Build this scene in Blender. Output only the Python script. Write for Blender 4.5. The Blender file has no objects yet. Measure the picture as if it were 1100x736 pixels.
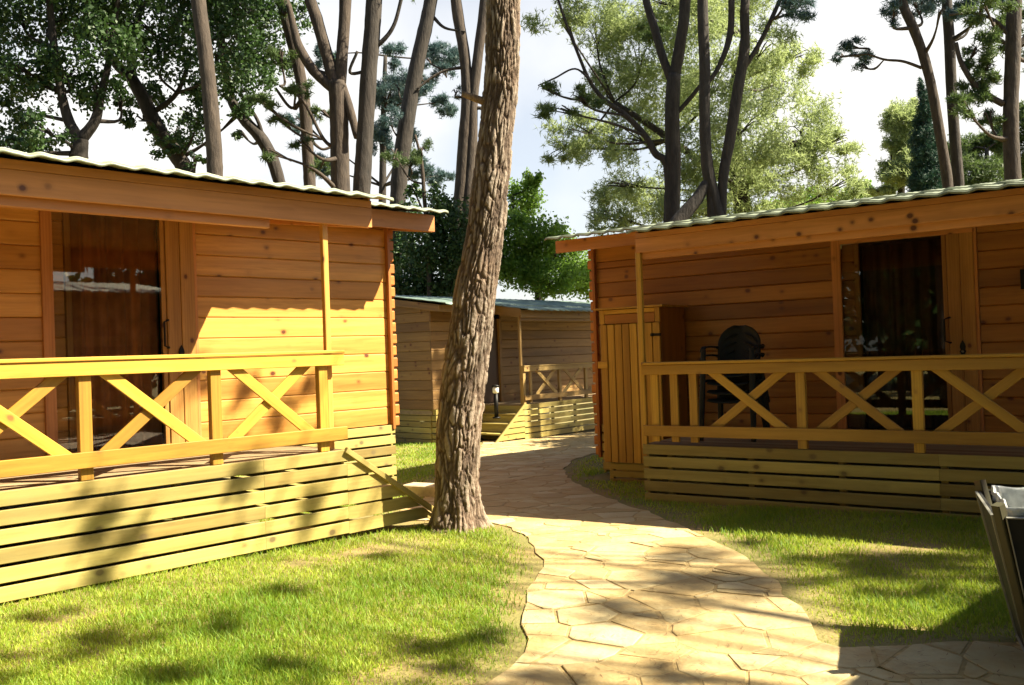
import bpy, math, random
import numpy as np
from mathutils import Vector, Matrix, noise

random.seed(7); rng = np.random.default_rng(7)
scene = bpy.context.scene
col = scene.collection
R = math.radians

# ------------------------------------------------------------------ camera
F, CX, CY, EYE = 960.0, 550.0, 368.0, 1.58          # focal length / centre in photo pixels, eye height
ROLL, PITCH = math.atan(.0354), math.atan(10.6 / F)
fwd = np.array([0, math.cos(PITCH), math.sin(PITCH)])
r0 = np.array([1., 0, 0]); u0 = np.cross(r0, fwd)
rgt = math.cos(ROLL) * r0 - math.sin(ROLL) * u0
upv = math.sin(ROLL) * r0 + math.cos(ROLL) * u0
cd = bpy.data.cameras.new('camera'); cam = bpy.data.objects.new('camera', cd); col.objects.link(cam)
cd.sensor_width = 36; cd.lens = 36 * F / 1100; cd.clip_end = 3000; cd.clip_start = .05
M = Matrix.Identity(4)
for i in range(3):
    M[i][0], M[i][1], M[i][2] = rgt[i], upv[i], -fwd[i]
M[2][3] = EYE
cam.matrix_world = M
scene.camera = cam

# ------------------------------------------------------------------ light
SUN_AZ, SUN_EL = -8.0, 45.5        # sun stands to the right (+x) and a little behind the camera
w = bpy.data.worlds.new('World'); scene.world = w; w.use_nodes = True
nt = w.node_tree; bg = nt.nodes['Background']
sky = nt.nodes.new('ShaderNodeTexSky'); sky.sky_type = 'NISHITA'; sky.sun_disc = False
sky.sun_elevation = R(SUN_EL); sky.sun_rotation = R(90 - SUN_AZ)
sky.air_density = 1.0; sky.dust_density = 1.5; sky.ozone_density = 1.0
def wn(t, **kw):
    n = nt.nodes.new('ShaderNode' + t)
    for k, v in kw.items(): setattr(n, k, v)
    return n
# white mixed into the lower sky ahead; zenith and rear kept darker
tcw = wn('TexCoord'); sx = wn('SeparateXYZ'); cn = wn('TexNoise'); cn.inputs['Scale'].default_value = 2.2; cn.inputs['Detail'].default_value = 6
nt.links.new(tcw.outputs['Generated'], sx.inputs[0]); nt.links.new(tcw.outputs['Generated'], cn.inputs['Vector'])
mz = wn('MapRange', interpolation_type='SMOOTHSTEP'); nt.links.new(sx.outputs[2], mz.inputs[0])
for k, v in ((1, .24), (2, .62), (3, 1.0), (4, .0)): mz.inputs[k].default_value = v
mc = wn('MapRange'); nt.links.new(cn.outputs[0], mc.inputs[0])
for k, v in ((1, .36), (2, .56), (3, .45), (4, 1.0)): mc.inputs[k].default_value = v
mm = wn('Math', operation='MULTIPLY'); nt.links.new(mz.outputs[0], mm.inputs[0]); nt.links.new(mc.outputs[0], mm.inputs[1])
my = wn('MapRange', interpolation_type='SMOOTHSTEP'); nt.links.new(sx.outputs[1], my.inputs[0])       # sky whitened only ahead of the camera, shaped to keep skylight fill low
for k, v in ((1, .3), (2, .76), (3, .0), (4, 1.0)): my.inputs[k].default_value = v
m2 = wn('Math', operation='MULTIPLY'); nt.links.new(mm.outputs[0], m2.inputs[0]); nt.links.new(my.outputs[0], m2.inputs[1])
hz = wn('Mix', data_type='RGBA'); nt.links.new(m2.outputs[0], hz.inputs[0])
nt.links.new(sky.outputs[0], hz.inputs[6]); hz.inputs[7].default_value = (6.4, 6.3, 6.1, 1)
nt.links.new(hz.outputs[2], bg.inputs[0]); bg.inputs[1].default_value = .05
sl = bpy.data.lights.new('sun', 'SUN'); sl.energy = 5.0; sl.angle = R(.55); sl.color = (1, .90, .68)
so = bpy.data.objects.new('sun', sl); col.objects.link(so)
sv = Vector((math.cos(R(SUN_AZ)) * math.cos(R(SUN_EL)), math.sin(R(SUN_AZ)) * math.cos(R(SUN_EL)), math.sin(R(SUN_EL))))
so.rotation_euler = sv.to_track_quat('Z', 'Y').to_euler()
vs = scene.view_settings
vs.view_transform = 'Standard'; vs.look = 'None'; vs.gamma = 1; vs.exposure = 1.92
vs.use_curve_mapping = False

# ------------------------------------------------------------------ helpers: points
def gz(y):                                            # the ground falls gently away to the back
    t = np.clip((np.asarray(y, float) - 7.0), 0, 33)
    return -.031 * t
def ray(x, y):
    d = fwd * F + rgt * (x - CX) - upv * (y - CY)
    return d / np.linalg.norm(d)
def at(x, y, Y):                                      # point seen at photo pixel (x, y), Y metres ahead
    d = ray(x, y); t = Y / d[1]
    return np.array([0, 0, EYE]) + d * t
def onground(x, y):
    d = ray(x, y); z = 0.
    for _ in range(12):
        t = (z - EYE) / d[2]; p = np.array([0, 0, EYE]) + d * t; z = float(gz(p[1]))
    return p

# ------------------------------------------------------------------ helpers: objects
def tag(o, label=None, cat=None, group=None, kind=None):
    if label: o['label'] = label
    if cat: o['category'] = cat
    if group: o['group'] = group
    if kind: o['kind'] = kind
    return o
def empty(name, loc=(0, 0, 0), rz=0):
    o = bpy.data.objects.new(name, None); col.objects.link(o)
    o.location = loc; o.rotation_euler = (0, 0, rz); o.empty_display_size = .2
    return o
def link(name, me, mat, parent=None):
    o = bpy.data.objects.new(name, me); col.objects.link(o)
    for m in (mat if isinstance(mat, (list, tuple)) else [mat]): me.materials.append(m)
    if parent: o.parent = parent
    return o
def mesh_np(name, V, T, mat, parent=None, attrs=None, vec=None, smooth=False, k=3):
    me = bpy.data.meshes.new(name); V = np.asarray(V, np.float32); T = np.asarray(T, np.int32)
    me.vertices.add(len(V)); me.vertices.foreach_set('co', V.ravel())
    me.loops.add(T.size); me.loops.foreach_set('vertex_index', T.ravel())
    me.polygons.add(len(T)); me.polygons.foreach_set('loop_start', np.arange(0, T.size, k, dtype=np.int32))
    me.polygons.foreach_set('loop_total', np.full(len(T), k, np.int32))
    if smooth: me.polygons.foreach_set('use_smooth', np.ones(len(T), bool))
    for an, a in (attrs or {}).items():
        at_ = me.attributes.new(an, 'FLOAT', 'POINT'); at_.data.foreach_set('value', np.asarray(a, np.float32))
    for an, a in (vec or {}).items():
        at_ = me.attributes.new(an, 'FLOAT_VECTOR', 'POINT'); at_.data.foreach_set('vector', np.asarray(a, np.float32).ravel())
    me.update(calc_edges=True); me.validate()
    return link(name, me, mat, parent)

class MB:
    """collects boards, tubes and sheets; build() links them as one mesh object"""
    def __init__(s): s.v = []; s.f = []; s.wc = []; s.tone = []; s.sm = []
    def _add(s, vs, fs, wc=None, tone=.5, smooth=False):
        b = len(s.v); s.v += [tuple(v) for v in vs]; s.f += [tuple(b + i for i in f) for f in fs]
        s.wc += [tuple(c) for c in (wc if wc is not None else vs)]; s.tone += [tone] * len(vs); s.sm += [smooth] * len(fs)
    def board(s, p0, p1, side, wd, th, ch=.004, tone=None):
        """a chamfered board from p0 to p1 (centre line); wd along side, th along the other way"""
        p0 = Vector(p0); p1 = Vector(p1); ax = (p1 - p0); L = ax.length; ax.normalize()
        sd = Vector(side); sd = (sd - ax * sd.dot(ax)).normalized(); nn = ax.cross(sd)
        a, b = wd / 2, th / 2; ch = min(ch, a * .45, b * .45)
        prof = [(-a + ch, -b), (a - ch, -b), (a, -b + ch), (a, b - ch), (a - ch, b), (-a + ch, b), (-a, b - ch), (-a, -b + ch)]
        ro = [random.uniform(0, 60) for _ in range(3)]
        vs, wc = [], []
        for q, l in ((p0, 0), (p1, L)):
            for (x, y) in prof:
                vs.append(q + sd * x + nn * y); wc.append((l + ro[0], x + ro[1], y + ro[2]))
        fs = [tuple(range(7, -1, -1)), tuple(range(8, 16))] + [(i, (i + 1) % 8, 8 + (i + 1) % 8, 8 + i) for i in range(8)]
        s._add(vs, fs, wc, random.random() if tone is None else tone)
        return s
    def box(s, x0, x1, y0, y1, z0, z1, along=None, ch=.004, tone=None):
        d = [x1 - x0, y1 - y0, z1 - z0]; c = [(x0 + x1) / 2, (y0 + y1) / 2, (z0 + z1) / 2]
        k = along if along is not None else int(np.argmax(d))
        p0 = list(c); p1 = list(c); p0[k] -= d[k] / 2; p1[k] += d[k] / 2
        j = (k + 1) % 3; l = (k + 2) % 3; sd = [0, 0, 0]; sd[j] = 1
        return s.board(p0, p1, sd, d[j], d[l], ch, tone)
    def tube(s, pts, rad, n=8, cap=True, smooth=True):
        pts = [Vector(p) for p in pts]; m = len(pts)
        rad = rad if isinstance(rad, (list, tuple)) else [rad] * m
        vs, fs, wc = [], [], []; ref = None; l = 0; ro = random.uniform(0, 50)
        for i, p in enumerate(pts):
            t = (pts[min(i + 1, m - 1)] - pts[max(i - 1, 0)]).normalized()
            if ref is None:
                ref = Vector((0, 0, 1)).cross(t)
                if ref.length < .3: ref = Vector((1, 0, 0)).cross(t)
            ref = (ref - t * ref.dot(t)).normalized(); bn = t.cross(ref)
            if i: l += (p - pts[i - 1]).length
            for k in range(n):
                a = 2 * math.pi * k / n
                vs.append(p + (ref * math.cos(a) + bn * math.sin(a)) * rad[i])
                wc.append((l + ro, math.cos(a) * rad[i], math.sin(a) * rad[i]))
        for i in range(m - 1):
            for k in range(n):
                fs.append((i * n + k, i * n + (k + 1) % n, (i + 1) * n + (k + 1) % n, (i + 1) * n + k))
        if cap: fs += [tuple(range(n - 1, -1, -1)), tuple((m - 1) * n + k for k in range(n))]
        s._add(vs, fs, wc, random.random(), smooth); return s
    def grid(s, fn, nu, nv, smooth=True):
        vs = [fn(i / nu, j / nv) for j in range(nv + 1) for i in range(nu + 1)]
        fs = [(j * (nu + 1) + i, j * (nu + 1) + i + 1, (j + 1) * (nu + 1) + i + 1, (j + 1) * (nu + 1) + i) for j in range(nv) for i in range(nu)]
        s._add(vs, fs, None, .5, smooth); return s
    def poly_prism(s, pts, dirv):
        """an outline pushed along dirv"""
        n = len(pts); a = [Vector(p) for p in pts]; b = [p + Vector(dirv) for p in a]
        fs = [tuple(range(n)), tuple(range(2 * n - 1, n - 1, -1))] + [(i, n + i, n + (i + 1) % n, (i + 1) % n) for i in range(n)]
        s._add(a + b, fs); return s
    def build(s, name, mat, parent=None, solid=0):
        me = bpy.data.meshes.new(name); me.from_pydata(s.v, [], s.f)
        a = me.attributes.new('wc', 'FLOAT_VECTOR', 'POINT'); a.data.foreach_set('vector', np.array(s.wc, np.float32).ravel())
        a = me.attributes.new('tone', 'FLOAT', 'POINT'); a.data.foreach_set('value', np.array(s.tone, np.float32))
        me.polygons.foreach_set('use_smooth', s.sm); me.update()
        o = link(name, me, mat, parent)
        if solid:
            m = o.modifiers.new('thickness', 'SOLIDIFY'); m.thickness = solid; m.offset = 0
        return o
def copy_tree(o, parent=None):
    c = o.copy(); col.objects.link(c); c.parent = parent
    for ch in o.children: copy_tree(ch, c)
    return c

# ------------------------------------------------------------------ materials
class NT:
    def __init__(s, name):
        s.m = bpy.data.materials.new(name); s.m.use_nodes = True; s.t = s.m.node_tree
        s.b = s.t.nodes['Principled BSDF']; s.out = s.t.nodes['Material Output']
    def n(s, typ, ins=None, **kw):
        nd = s.t.nodes.new('ShaderNode' + {'Noise': 'TexNoise', 'Voronoi': 'TexVoronoi', 'Wave': 'TexWave'}.get(typ, typ))
        for k, v in kw.items(): setattr(nd, k, v)
        for k, v in (ins or {}).items():
            if hasattr(v, 'is_output'): s.t.links.new(v, nd.inputs[k])
            else: nd.inputs[k].default_value = v
        return nd
    def attr(s, name): return s.n('Attribute', attribute_name=name)
    def ramp(s, fac, stops):
        r = s.n('ValToRGB', {0: fac}); e = r.color_ramp.elements
        while len(e) < len(stops): e.new(.5)
        for el, (p, c) in zip(e, stops): el.position = p; el.color = (*c, 1) if len(c) == 3 else c
        return r.outputs[0]
    def mix(s, fac, a, b, mode='MIX'):
        nd = s.n('Mix', data_type='RGBA', blend_type=mode)
        for k, v in ((0, fac), (6, a), (7, b)):
            if hasattr(v, 'is_output'): s.t.links.new(v, nd.inputs[k])
            else: nd.inputs[k].default_value = v if k == 0 else (*v, 1)
        return nd.outputs[2]
    def math(s, op, a, b=0.):
        nd = s.n('Math', {0: a, 1: b}, operation=op); return nd.outputs[0]
    def set(s, **kw):
        for k, v in kw.items():
            k = k.replace('_', ' ')
            if hasattr(v, 'is_output'): s.t.links.new(v, s.b.inputs[k])
            else: s.b.inputs[k].default_value = v
    def bump(s, h, strength=.3, dist=.01):
        b = s.n('Bump', {'Height': h, 'Strength': strength, 'Distance': dist}); s.t.links.new(b.outputs[0], s.b.inputs['Normal'])

def wood(name, base, dark, knot=(.12, .035, .012), rough=.5, knots=.2, stain=.0, stain_col=(.2, .2, .1), coat=0., var=.35, ks=2.0):
    t = NT(name); wc = t.attr('wc').outputs['Vector']; tone = t.attr('tone').outputs['Fac']
    mp = t.n('Mapping', {'Vector': wc, 'Scale': (1.3, 22, 22)}).outputs[0]
    bend = t.n('Noise', {'Vector': t.n('Mapping', {'Vector': wc, 'Scale': (2.2, 7, 7)}).outputs[0], 'Scale': 1., 'Detail': 2.}).outputs[0]
    mp2 = t.n('VectorMath', {0: mp, 1: bend}, operation='ADD').outputs[0]
    g = t.n('Noise', {'Vector': mp2, 'Scale': 1.6, 'Detail': 5., 'Roughness': .6}).outputs[0]
    wv = t.n('Wave', {'Vector': t.n('Mapping', {'Vector': wc, 'Scale': (.55, 9, 9)}).outputs[0], 'Scale': 1.3, 'Distortion': 5., 'Detail': 2., 'Detail Scale': .8}, bands_direction='Y').outputs['Fac']
    c = t.ramp(g, [(.25, dark), (.62, base)])
    light = tuple(min(1, x * 1.22) for x in base)
    c = t.mix(t.math('MULTIPLY', wv, .4), c, light)
    lo = tuple(x * (1 - var) for x in base); hi = tuple(min(1, x * (1 + var)) for x in base)
    st = t.n('Noise', {'Vector': t.n('Mapping', {'Vector': wc, 'Scale': (.5, 9, 9)}).outputs[0], 'Scale': 1., 'Detail': 3.}).outputs[0]
    c = t.mix(1., c, t.ramp(st, [(.3, (.80, .76, .7)), (.7, (1.14, 1.15, 1.18))]), 'MULTIPLY')
    c = t.mix(1., c, t.ramp(tone, [(0, (1 - var * .8, 1 - var, 1 - var * 1.15)), (.5, (1, 1, 1)), (1, (1 + var * .45, 1 + var * .55, 1 + var * .6))]), 'MULTIPLY')
    # knots
    kv = t.n('Mapping', {'Vector': wc, 'Scale': (ks * 2.5, 6.6, 6.6)}).outputs[0]
    kd = t.n('Noise', {'Vector': wc, 'Scale': 25.}).outputs[0]
    vn = t.n('Voronoi', {'Vector': kv, 'Scale': 1., 'Randomness': 1.})
    rnd = t.n('SeparateColor', {0: vn.outputs['Color']}).outputs[0]
    vo = t.math('ADD', vn.outputs['Distance'], t.math('MULTIPLY', t.math('GREATER_THAN', rnd, t.math('ADD', .14, t.math('MULTIPLY', tone, .5))), 1.))
    vd = t.math('ADD', vo, t.math('MULTIPLY', t.math('SUBTRACT', kd, .5), .05))
    kf = t.ramp(vd, [(knots * .6, (1, 1, 1)), (knots * .85, (.5, .5, .5)), (knots * 1.25, (.12, .12, .12)), (knots * 2., (0, 0, 0))])
    c = t.mix(kf, c, knot)
    if stain:
        sn = t.n('Noise', {'Vector': t.n('NewGeometry').outputs['Position'], 'Scale': 1.3, 'Detail': 6., 'Roughness': .65}).outputs[0]
        c = t.mix(t.math('MULTIPLY', t.ramp(sn, [(.42, (0, 0, 0)), (.68, (1, 1, 1))]), stain), c, stain_col)
    t.set(Base_Color=c, Roughness=rough, Coat_Weight=coat, Coat_Roughness=.3)
    t.bump(g, .25, .004)
    return t.m

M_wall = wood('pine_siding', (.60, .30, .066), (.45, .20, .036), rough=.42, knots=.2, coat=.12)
M_wall_shade = wood('shaded_pine_siding', (.37, .16, .027), (.26, .098, .014), rough=.42, knots=.2, coat=.12)  # right cabin's pine, its shade put into a darker base colour
M_fascia = wood('fascia_pine', (.56, .245, .072), (.44, .175, .045), rough=.5, knots=.2, ks=2.4, var=.2)
M_rail = wood('railing_pine', (.51, .295, .038), (.385, .20, .02), (.24, .11, .025), rough=.5, knots=.16, coat=.08)
M_skirt = wood('treated_deck_boards', (.375, .295, .082), (.265, .20, .047), (.14, .09, .03), rough=.65, knots=.2, stain=.3, stain_col=(.26, .25, .1))
M_frame = wood('door_frame_pine', (.40, .20, .045), (.29, .13, .025), rough=.5, knots=.15)
M_brown = wood('brown_pine_siding', (.26, .15, .045), (.18, .095, .027), rough=.6, knots=.2)  # duller, darker brown than the other pine siding
M_brown_rail = wood('brown_railing_pine', (.36, .24, .08), (.25, .155, .05), rough=.6, knots=.17)
M_deck = wood('deck_floor', (.30, .22, .12), (.2, .14, .07), rough=.7, knots=.15)
M_red = wood('orange_corner_trim', (.46, .18, .036), (.34, .12, .022), rough=.5, knots=.14)

def simple(name, c, rough=.5, metal=0., nscale=0, namt=.3, bump=0, **kw):
    t = NT(name)
    if nscale:
        g = t.n('Noise', {'Vector': t.n('NewGeometry').outputs['Position'], 'Scale': nscale, 'Detail': 6.}).outputs[0]
        c2 = t.ramp(g, [(.3, tuple(x * (1 - namt) for x in c)), (.7, tuple(min(1, x * (1 + namt)) for x in c))])
        t.set(Base_Color=c2)
        if bump: t.bump(g, bump, .01)
    else: t.set(Base_Color=(*c, 1))
    t.set(Roughness=rough, Metallic=metal, **kw)
    return t.m
M_roof = simple('sage_metal_roof', (.2, .225, .155), .45, .0, 3., .28)
M_roof2 = simple('grey_green_metal_roof', (.16, .22, .19), .45, 0, 3., .3)
M_iron = simple('black_iron', (.012, .011, .01), .5, .6)
M_dark = simple('dark_room', (.02, .013, .008), .9)
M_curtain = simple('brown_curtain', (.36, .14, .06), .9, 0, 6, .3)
M_chair = simple('dark_green_plastic', (.004, .007, .005), .7, 0, 20, .2)
M_white = simple('white_glass_globe', (.8, .78, .7), .25)
M_bin = simple('dark_bin_panel', (.008, .008, .006), .75, .0, 14, .4)
M_post = wood('olive_post', (.05, .045, .016), (.03, .025, .01), rough=.7)
M_edge = simple('galvanised_edge', (.3, .29, .24), .5, .3)
M_liner = simple('plastic_liner', (.62, .64, .62), .18, 0, 30, .2)
M_stoneblk = simple('pale_stone', (.5, .4, .26), .8, 0, 9, .3, .4)
def glass():
    t = NT('window_glass')
    gl = t.n('BsdfGlossy', {'Roughness': .0, 'Color': (1, 1, 1, 1)}); tr = t.n('BsdfTransparent', {'Color': (.92, .9, .86, 1)})
    fr = t.n('Fresnel', {'IOR': 1.55}); mx = t.n('MixShader', {0: t.math('MULTIPLY', fr.outputs[0], 1.0), 1: tr.outputs[0], 2: gl.outputs[0]})
    t.t.links.new(mx.outputs[0], t.out.inputs[0]); return t.m
M_glass = glass()
def leaf(name, a, b, trans=.4, rough=.55):
    t = NT(name); tone = t.attr('tone').outputs['Fac']
    c = t.ramp(tone, [(0, a), (1, b)])
    t.set(Base_Color=c, Roughness=rough)
    tl = t.n('BsdfTranslucent', {'Color': t.mix(.5, c, tuple(min(1, x * 1.5) for x in b))})
    mx = t.n('MixShader', {0: trans, 1: t.b.outputs[0], 2: tl.outputs[0]})
    t.t.links.new(mx.outputs[0], t.out.inputs[0]); return t.m
M_leaf_dark = leaf('broadleaf_dark', (.018, .045, .012), (.05, .105, .022), .25)
M_leaf_mid = leaf('broadleaf_mid', (.06, .14, .018), (.18, .30, .04), .5)
M_pine_y = leaf('pine_needles_yellow_green', (.12, .175, .065), (.36, .425, .18), .52)
M_pine_b = leaf('pine_needles_blue_green', (.03, .075, .075), (.075, .13, .13), .3)
M_pine_g = leaf('pine_needles_green', (.035, .075, .022), (.10, .15, .04), .35)
M_cyp = leaf('cypress_needles', (.010, .04, .026), (.025, .075, .045), .2)
M_grass = leaf('grass_blades', (.115, .245, .010), (.44, .49, .055), .38, .6)
def bark(name, a, b, scale=1., bump=.8):
    t = NT(name); p = t.n('TexCoord').outputs['Object']
    mp = t.n('Mapping', {'Vector': p, 'Scale': (14 * scale, 14 * scale, 3.2 * scale)}).outputs[0]
    g = t.n('Noise', {'Vector': mp, 'Scale': 1., 'Detail': 8., 'Roughness': .65}).outputs[0]
    pos = t.n('Noise', {'Vector': p, 'Scale': 1.3, 'Detail': 3.}).outputs[0]
    c = t.ramp(g, [(.28, a), (.68, b)])
    c = t.mix(t.math('MULTIPLY', pos, .25), c, (b[0] * 1.1, b[1] * .8, b[2] * .66))
    t.set(Base_Color=c, Roughness=.9); t.bump(g, bump, .05); return t.m
M_bark_hero = bark('pine_bark', (.05, .032, .02), (.36, .25, .155), 1.6, 1.)
def bark_plates():
    t = NT('pine_bark_plates'); p = t.n('TexCoord').outputs['Object']; tone = t.attr('tone').outputs['Fac']
    g = t.n('Noise', {'Vector': t.n('Mapping', {'Vector': p, 'Scale': (30, 30, 12)}).outputs[0], 'Scale': 1., 'Detail': 8., 'Roughness': .7}).outputs[0]
    pos = t.n('Noise', {'Vector': p, 'Scale': 2.4, 'Detail': 4.}).outputs[0]
    c = t.ramp(tone, [(.05, (.045, .028, .019)), (.45, (.15, .105, .072)), (.9, (.37, .305, .24))])
    c = t.mix(t.math('MULTIPLY', g, .55), c, (.16, .105, .07)); c = t.mix(t.math('MULTIPLY', t.ramp(pos, [(.45, (0, 0, 0)), (.7, (1, 1, 1))]), .22), c, (.32, .2, .125))
    t.set(Base_Color=c, Roughness=.92); t.bump(g, .9, .03); return t.m
M_bark_plates = bark_plates()
M_bark = bark('grey_bark', (.008, .007, .006), (.05, .041, .034), 1.)
M_bark_red = bark('reddish_bark', (.011, .009, .0075), (.08, .06, .045), 1.)

# ------------------------------------------------------------------ setting: lawn and path
def ground():
    xs = np.concatenate([[-400, -150, -60, -35], np.arange(-24, 24.1, .5), [35, 60, 150, 400]])
    ys = np.concatenate([[-60, -20, -8], np.arange(-4, 40.1, .5), [60, 100, 200, 600]])
    X, Y = np.meshgrid(xs, ys); V = np.stack([X, Y, gz(Y)], -1).reshape(-1, 3)
    nx = len(xs); T = []
    for j in range(len(ys) - 1):
        for i in range(nx - 1):
            T.append((j * nx + i, j * nx + i + 1, (j + 1) * nx + i + 1, (j + 1) * nx + i))
    t = NT('lawn_soil'); p = t.n('NewGeometry').outputs['Position']
    n1 = t.n('Noise', {'Vector': p, 'Scale': 1.1, 'Detail': 5., 'Roughness': .6}).outputs[0]
    n2 = t.n('Noise', {'Vector': p, 'Scale': 40., 'Detail': 4.}).outputs[0]
    c = t.ramp(n1, [(.35, (.17, .165, .04)), (.52, (.24, .19, .065)), (.68, (.32, .21, .085))])
    c = t.mix(t.math('MULTIPLY', n2, .5), c, (.12, .12, .03))
    t.set(Base_Color=c, Roughness=.95); t.bump(n2, .6, .02)
    o = mesh_np('lawn_ground', V, T, t.m, k=4); tag(o, kind='structure')
ground()

PATH_PX = [(522, 736), (545, 717), (563, 702), (574, 688), (566, 672), (567, 650), (570, 634), (577, 618), (581, 602), (576, 588), (562, 574),
           (548, 567), (520, 560), (470, 560), (440, 560), (430, 552), (437, 543), (455, 536), (462, 524), (500, 500), (514, 485), (520, 474),
           (545, 472), (600, 468), (650, 462), (760, 456), (760, 470), (690, 482), (655, 484), (640, 487), (617, 494), (606, 505),
           (612, 517), (640, 530), (672, 543), (702, 553), (738, 567), (768, 581), (797, 598), (822, 617), (846, 641), (868, 668), (884, 690),
           (906, 699), (960, 697), (1020, 693), (1100, 690)]
PATH = [tuple(onground(*p)[:2]) for p in PATH_PX] + [(4.6, 4.75), (6.5, 4.9), (6.5, 2.2), (2.2, 1.0), (-.6, .8), (-.55, 2.6)]
def in_poly(X, Y, poly):
    ins = np.zeros(X.shape, bool); n = len(poly)
    for i in range(n):
        x1, y1 = poly[i]; x2, y2 = poly[(i + 1) % n]
        c = ((y1 > Y) != (y2 > Y)) & (X < (x2 - x1) * (Y - y1) / (y2 - y1 + 1e-12) + x1); ins ^= c
    return ins
def clip_half(poly, nx, ny, d):                       # keep nx*x + ny*y <= d
    out = []
    for i in range(len(poly)):
        a = poly[i]; b = poly[(i + 1) % len(poly)]
        da = nx * a[0] + ny * a[1] - d; db = nx * b[0] + ny * b[1] - d
        if da <= 0: out.append(a)
        if (da < 0) != (db < 0):
            t = da / (da - db); out.append((a[0] + t * (b[0] - a[0]), a[1] + t * (b[1] - a[1])))
    return out
def path():
    # roughen the edge, then split into crazy paving
    edge = []
    for i, a in enumerate(PATH):
        b = PATH[(i + 1) % len(PATH)]; L = math.hypot(b[0] - a[0], b[1] - a[1]); k = max(1, int(L / .18))
        for j in range(k):
            t = j / k; edge.append((a[0] + t * (b[0] - a[0]) + random.uniform(-.035, .035), a[1] + t * (b[1] - a[1]) + random.uniform(-.035, .035)))
    pts = []
    for _ in range(60000):
        x, y = random.uniform(-3, 7), random.uniform(.5, 23)
        r = .185 + .2 * noise.noise((x * 2.3, y * 2.3, 3.3))
        if all(((x - q[0]) * .8 + (y - q[1]) * .25) ** 2 + ((y - q[1]) * 1.15) ** 2 > r * r for q in pts): pts.append((x, y))
    P = np.array(pts); V = []; Fc = []; tone = []; mi = []; wc = []
    keep = in_poly(P[:, 0], P[:, 1], PATH); P = P[keep]; pts = [tuple(q) for q in P]; wgt = rng.uniform(-.022, .022, len(P))
    for i, p in enumerate(pts):
        d2 = ((P - p) ** 2).sum(1); nb = np.argsort(d2)[1:16]
        gap = random.uniform(.004, .016); bx = .75
        for lvl in (0, 1):
            poly = [(p[0] - 1, p[1] - 1), (p[0] + 1, p[1] - 1), (p[0] + 1, p[1] + 1), (p[0] - 1, p[1] + 1)]
            cell = list(edge)
            for (nx, ny) in ((1, 0), (-1, 0), (0, 1), (0, -1)): cell = clip_half(cell, nx, ny, nx * p[0] + ny * p[1] + bx)
            if len(cell) < 3: continue
            for j in nb:
                q = P[j]; nx, ny = q[0] - p[0], q[1] - p[1]; L = math.hypot(nx, ny); nx /= L; ny /= L; tw = .35 * math.sin(i * 7.1 + j * 3.7 + (i + j)) * 0
                m = ((q[0] + p[0]) / 2, (q[1] + p[1]) / 2)
                cell = clip_half(cell, nx, ny, nx * m[0] + ny * m[1] + (wgt[i] - wgt[j]) / L - (gap if lvl else 0))
                if len(cell) < 3: break
            if len(cell) < 3: continue
            ar = sum(cell[k][0] * cell[(k + 1) % len(cell)][1] - cell[(k + 1) % len(cell)][0] * cell[k][1] for k in range(len(cell))) / 2
            if abs(ar) < .004: continue
            if ar < 0: cell = cell[::-1]
            n = len(cell); b = len(V)
            if lvl == 0:
                V += [(x, y, float(gz(y)) + .007) for x, y in cell]; V += [(x, y, float(gz(y)) - .05) for x, y in cell]
                Fc.append(tuple(range(b, b + n))); Fc += [(b + k, b + n + k, b + n + (k + 1) % n, b + (k + 1) % n) for k in range(n)]
                mi += [1] * (n + 1); tone += [.5] * (2 * n)
            else:
                cx = sum(x for x, _ in cell) / n; cy = sum(y for _, y in cell) / n; h = random.uniform(.009, .0135); tl = (random.uniform(-.012, .012), random.uniform(-.012, .012))
                zz = lambda x, y: float(gz(y)) + h + tl[0] * (x - cx) + tl[1] * (y - cy)
                ins = lambda x, y, s: (cx + (x - cx) * s, cy + (y - cy) * s)
                r1 = [ins(x, y, .97) for x, y in cell]; tt = random.random()
                V += [(x, y, zz(x, y)) for x, y in r1] + [(x, y, zz(x, y) - .0025) for x, y in cell] + [(x, y, float(gz(y)) - .01) for x, y in cell]
                Fc.append(tuple(range(b, b + n)))
                for o in (0, n): Fc += [(b + o + k, b + o + n + k, b + o + n + (k + 1) % n, b + o + (k + 1) % n) for k in range(n)]
                mi += [0] * (2 * n + 1); tone += [tt] * (3 * n)
    t = NT('flagstone'); pz = t.n('NewGeometry').outputs['Position']; tn = t.attr('tone').outputs['Fac']
    n1 = t.n('Noise', {'Vector': pz, 'Scale': 3.2, 'Detail': 7., 'Roughness': .65}).outputs[0]
    n2 = t.n('Noise', {'Vector': pz, 'Scale': 26., 'Detail': 5.}).outputs[0]
    c = t.ramp(tn, [(0, (.40, .285, .115)), (.3, (.46, .35, .155)), (.55, (.44, .315, .13)), (.8, (.51, .405, .20)), (1, (.57, .48, .28))])
    n0 = t.n('Noise', {'Vector': pz, 'Scale': 1.7, 'Detail': 6., 'Roughness': .7}).outputs[0]
    c = t.mix(t.math('MULTIPLY', t.ramp(n0, [(.5, (0, 0, 0)), (.62, (1, 1, 1))]), .65), c, (.56, .48, .27))
    c = t.mix(t.math('MULTIPLY', t.ramp(n1, [(.42, (0, 0, 0)), (.7, (1, 1, 1))]), .6), c, (.37, .22, .065))
    c = t.mix(t.math('MULTIPLY', n2, .35), c, (.3, .22, .13))
    t.set(Base_Color=c, Roughness=.8); t.bump(t.math('ADD', t.math('MULTIPLY', n1, 2.), n2), .6, .012)
    t2 = simple('path_mortar', (.38, .265, .11), .95, 0, 20, .3, .5)
    me = bpy.data.meshes.new('path'); me.from_pydata(V, [], Fc)
    a = me.attributes.new('tone', 'FLOAT', 'POINT'); a.data.foreach_set('value', np.array(tone, np.float32))
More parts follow.
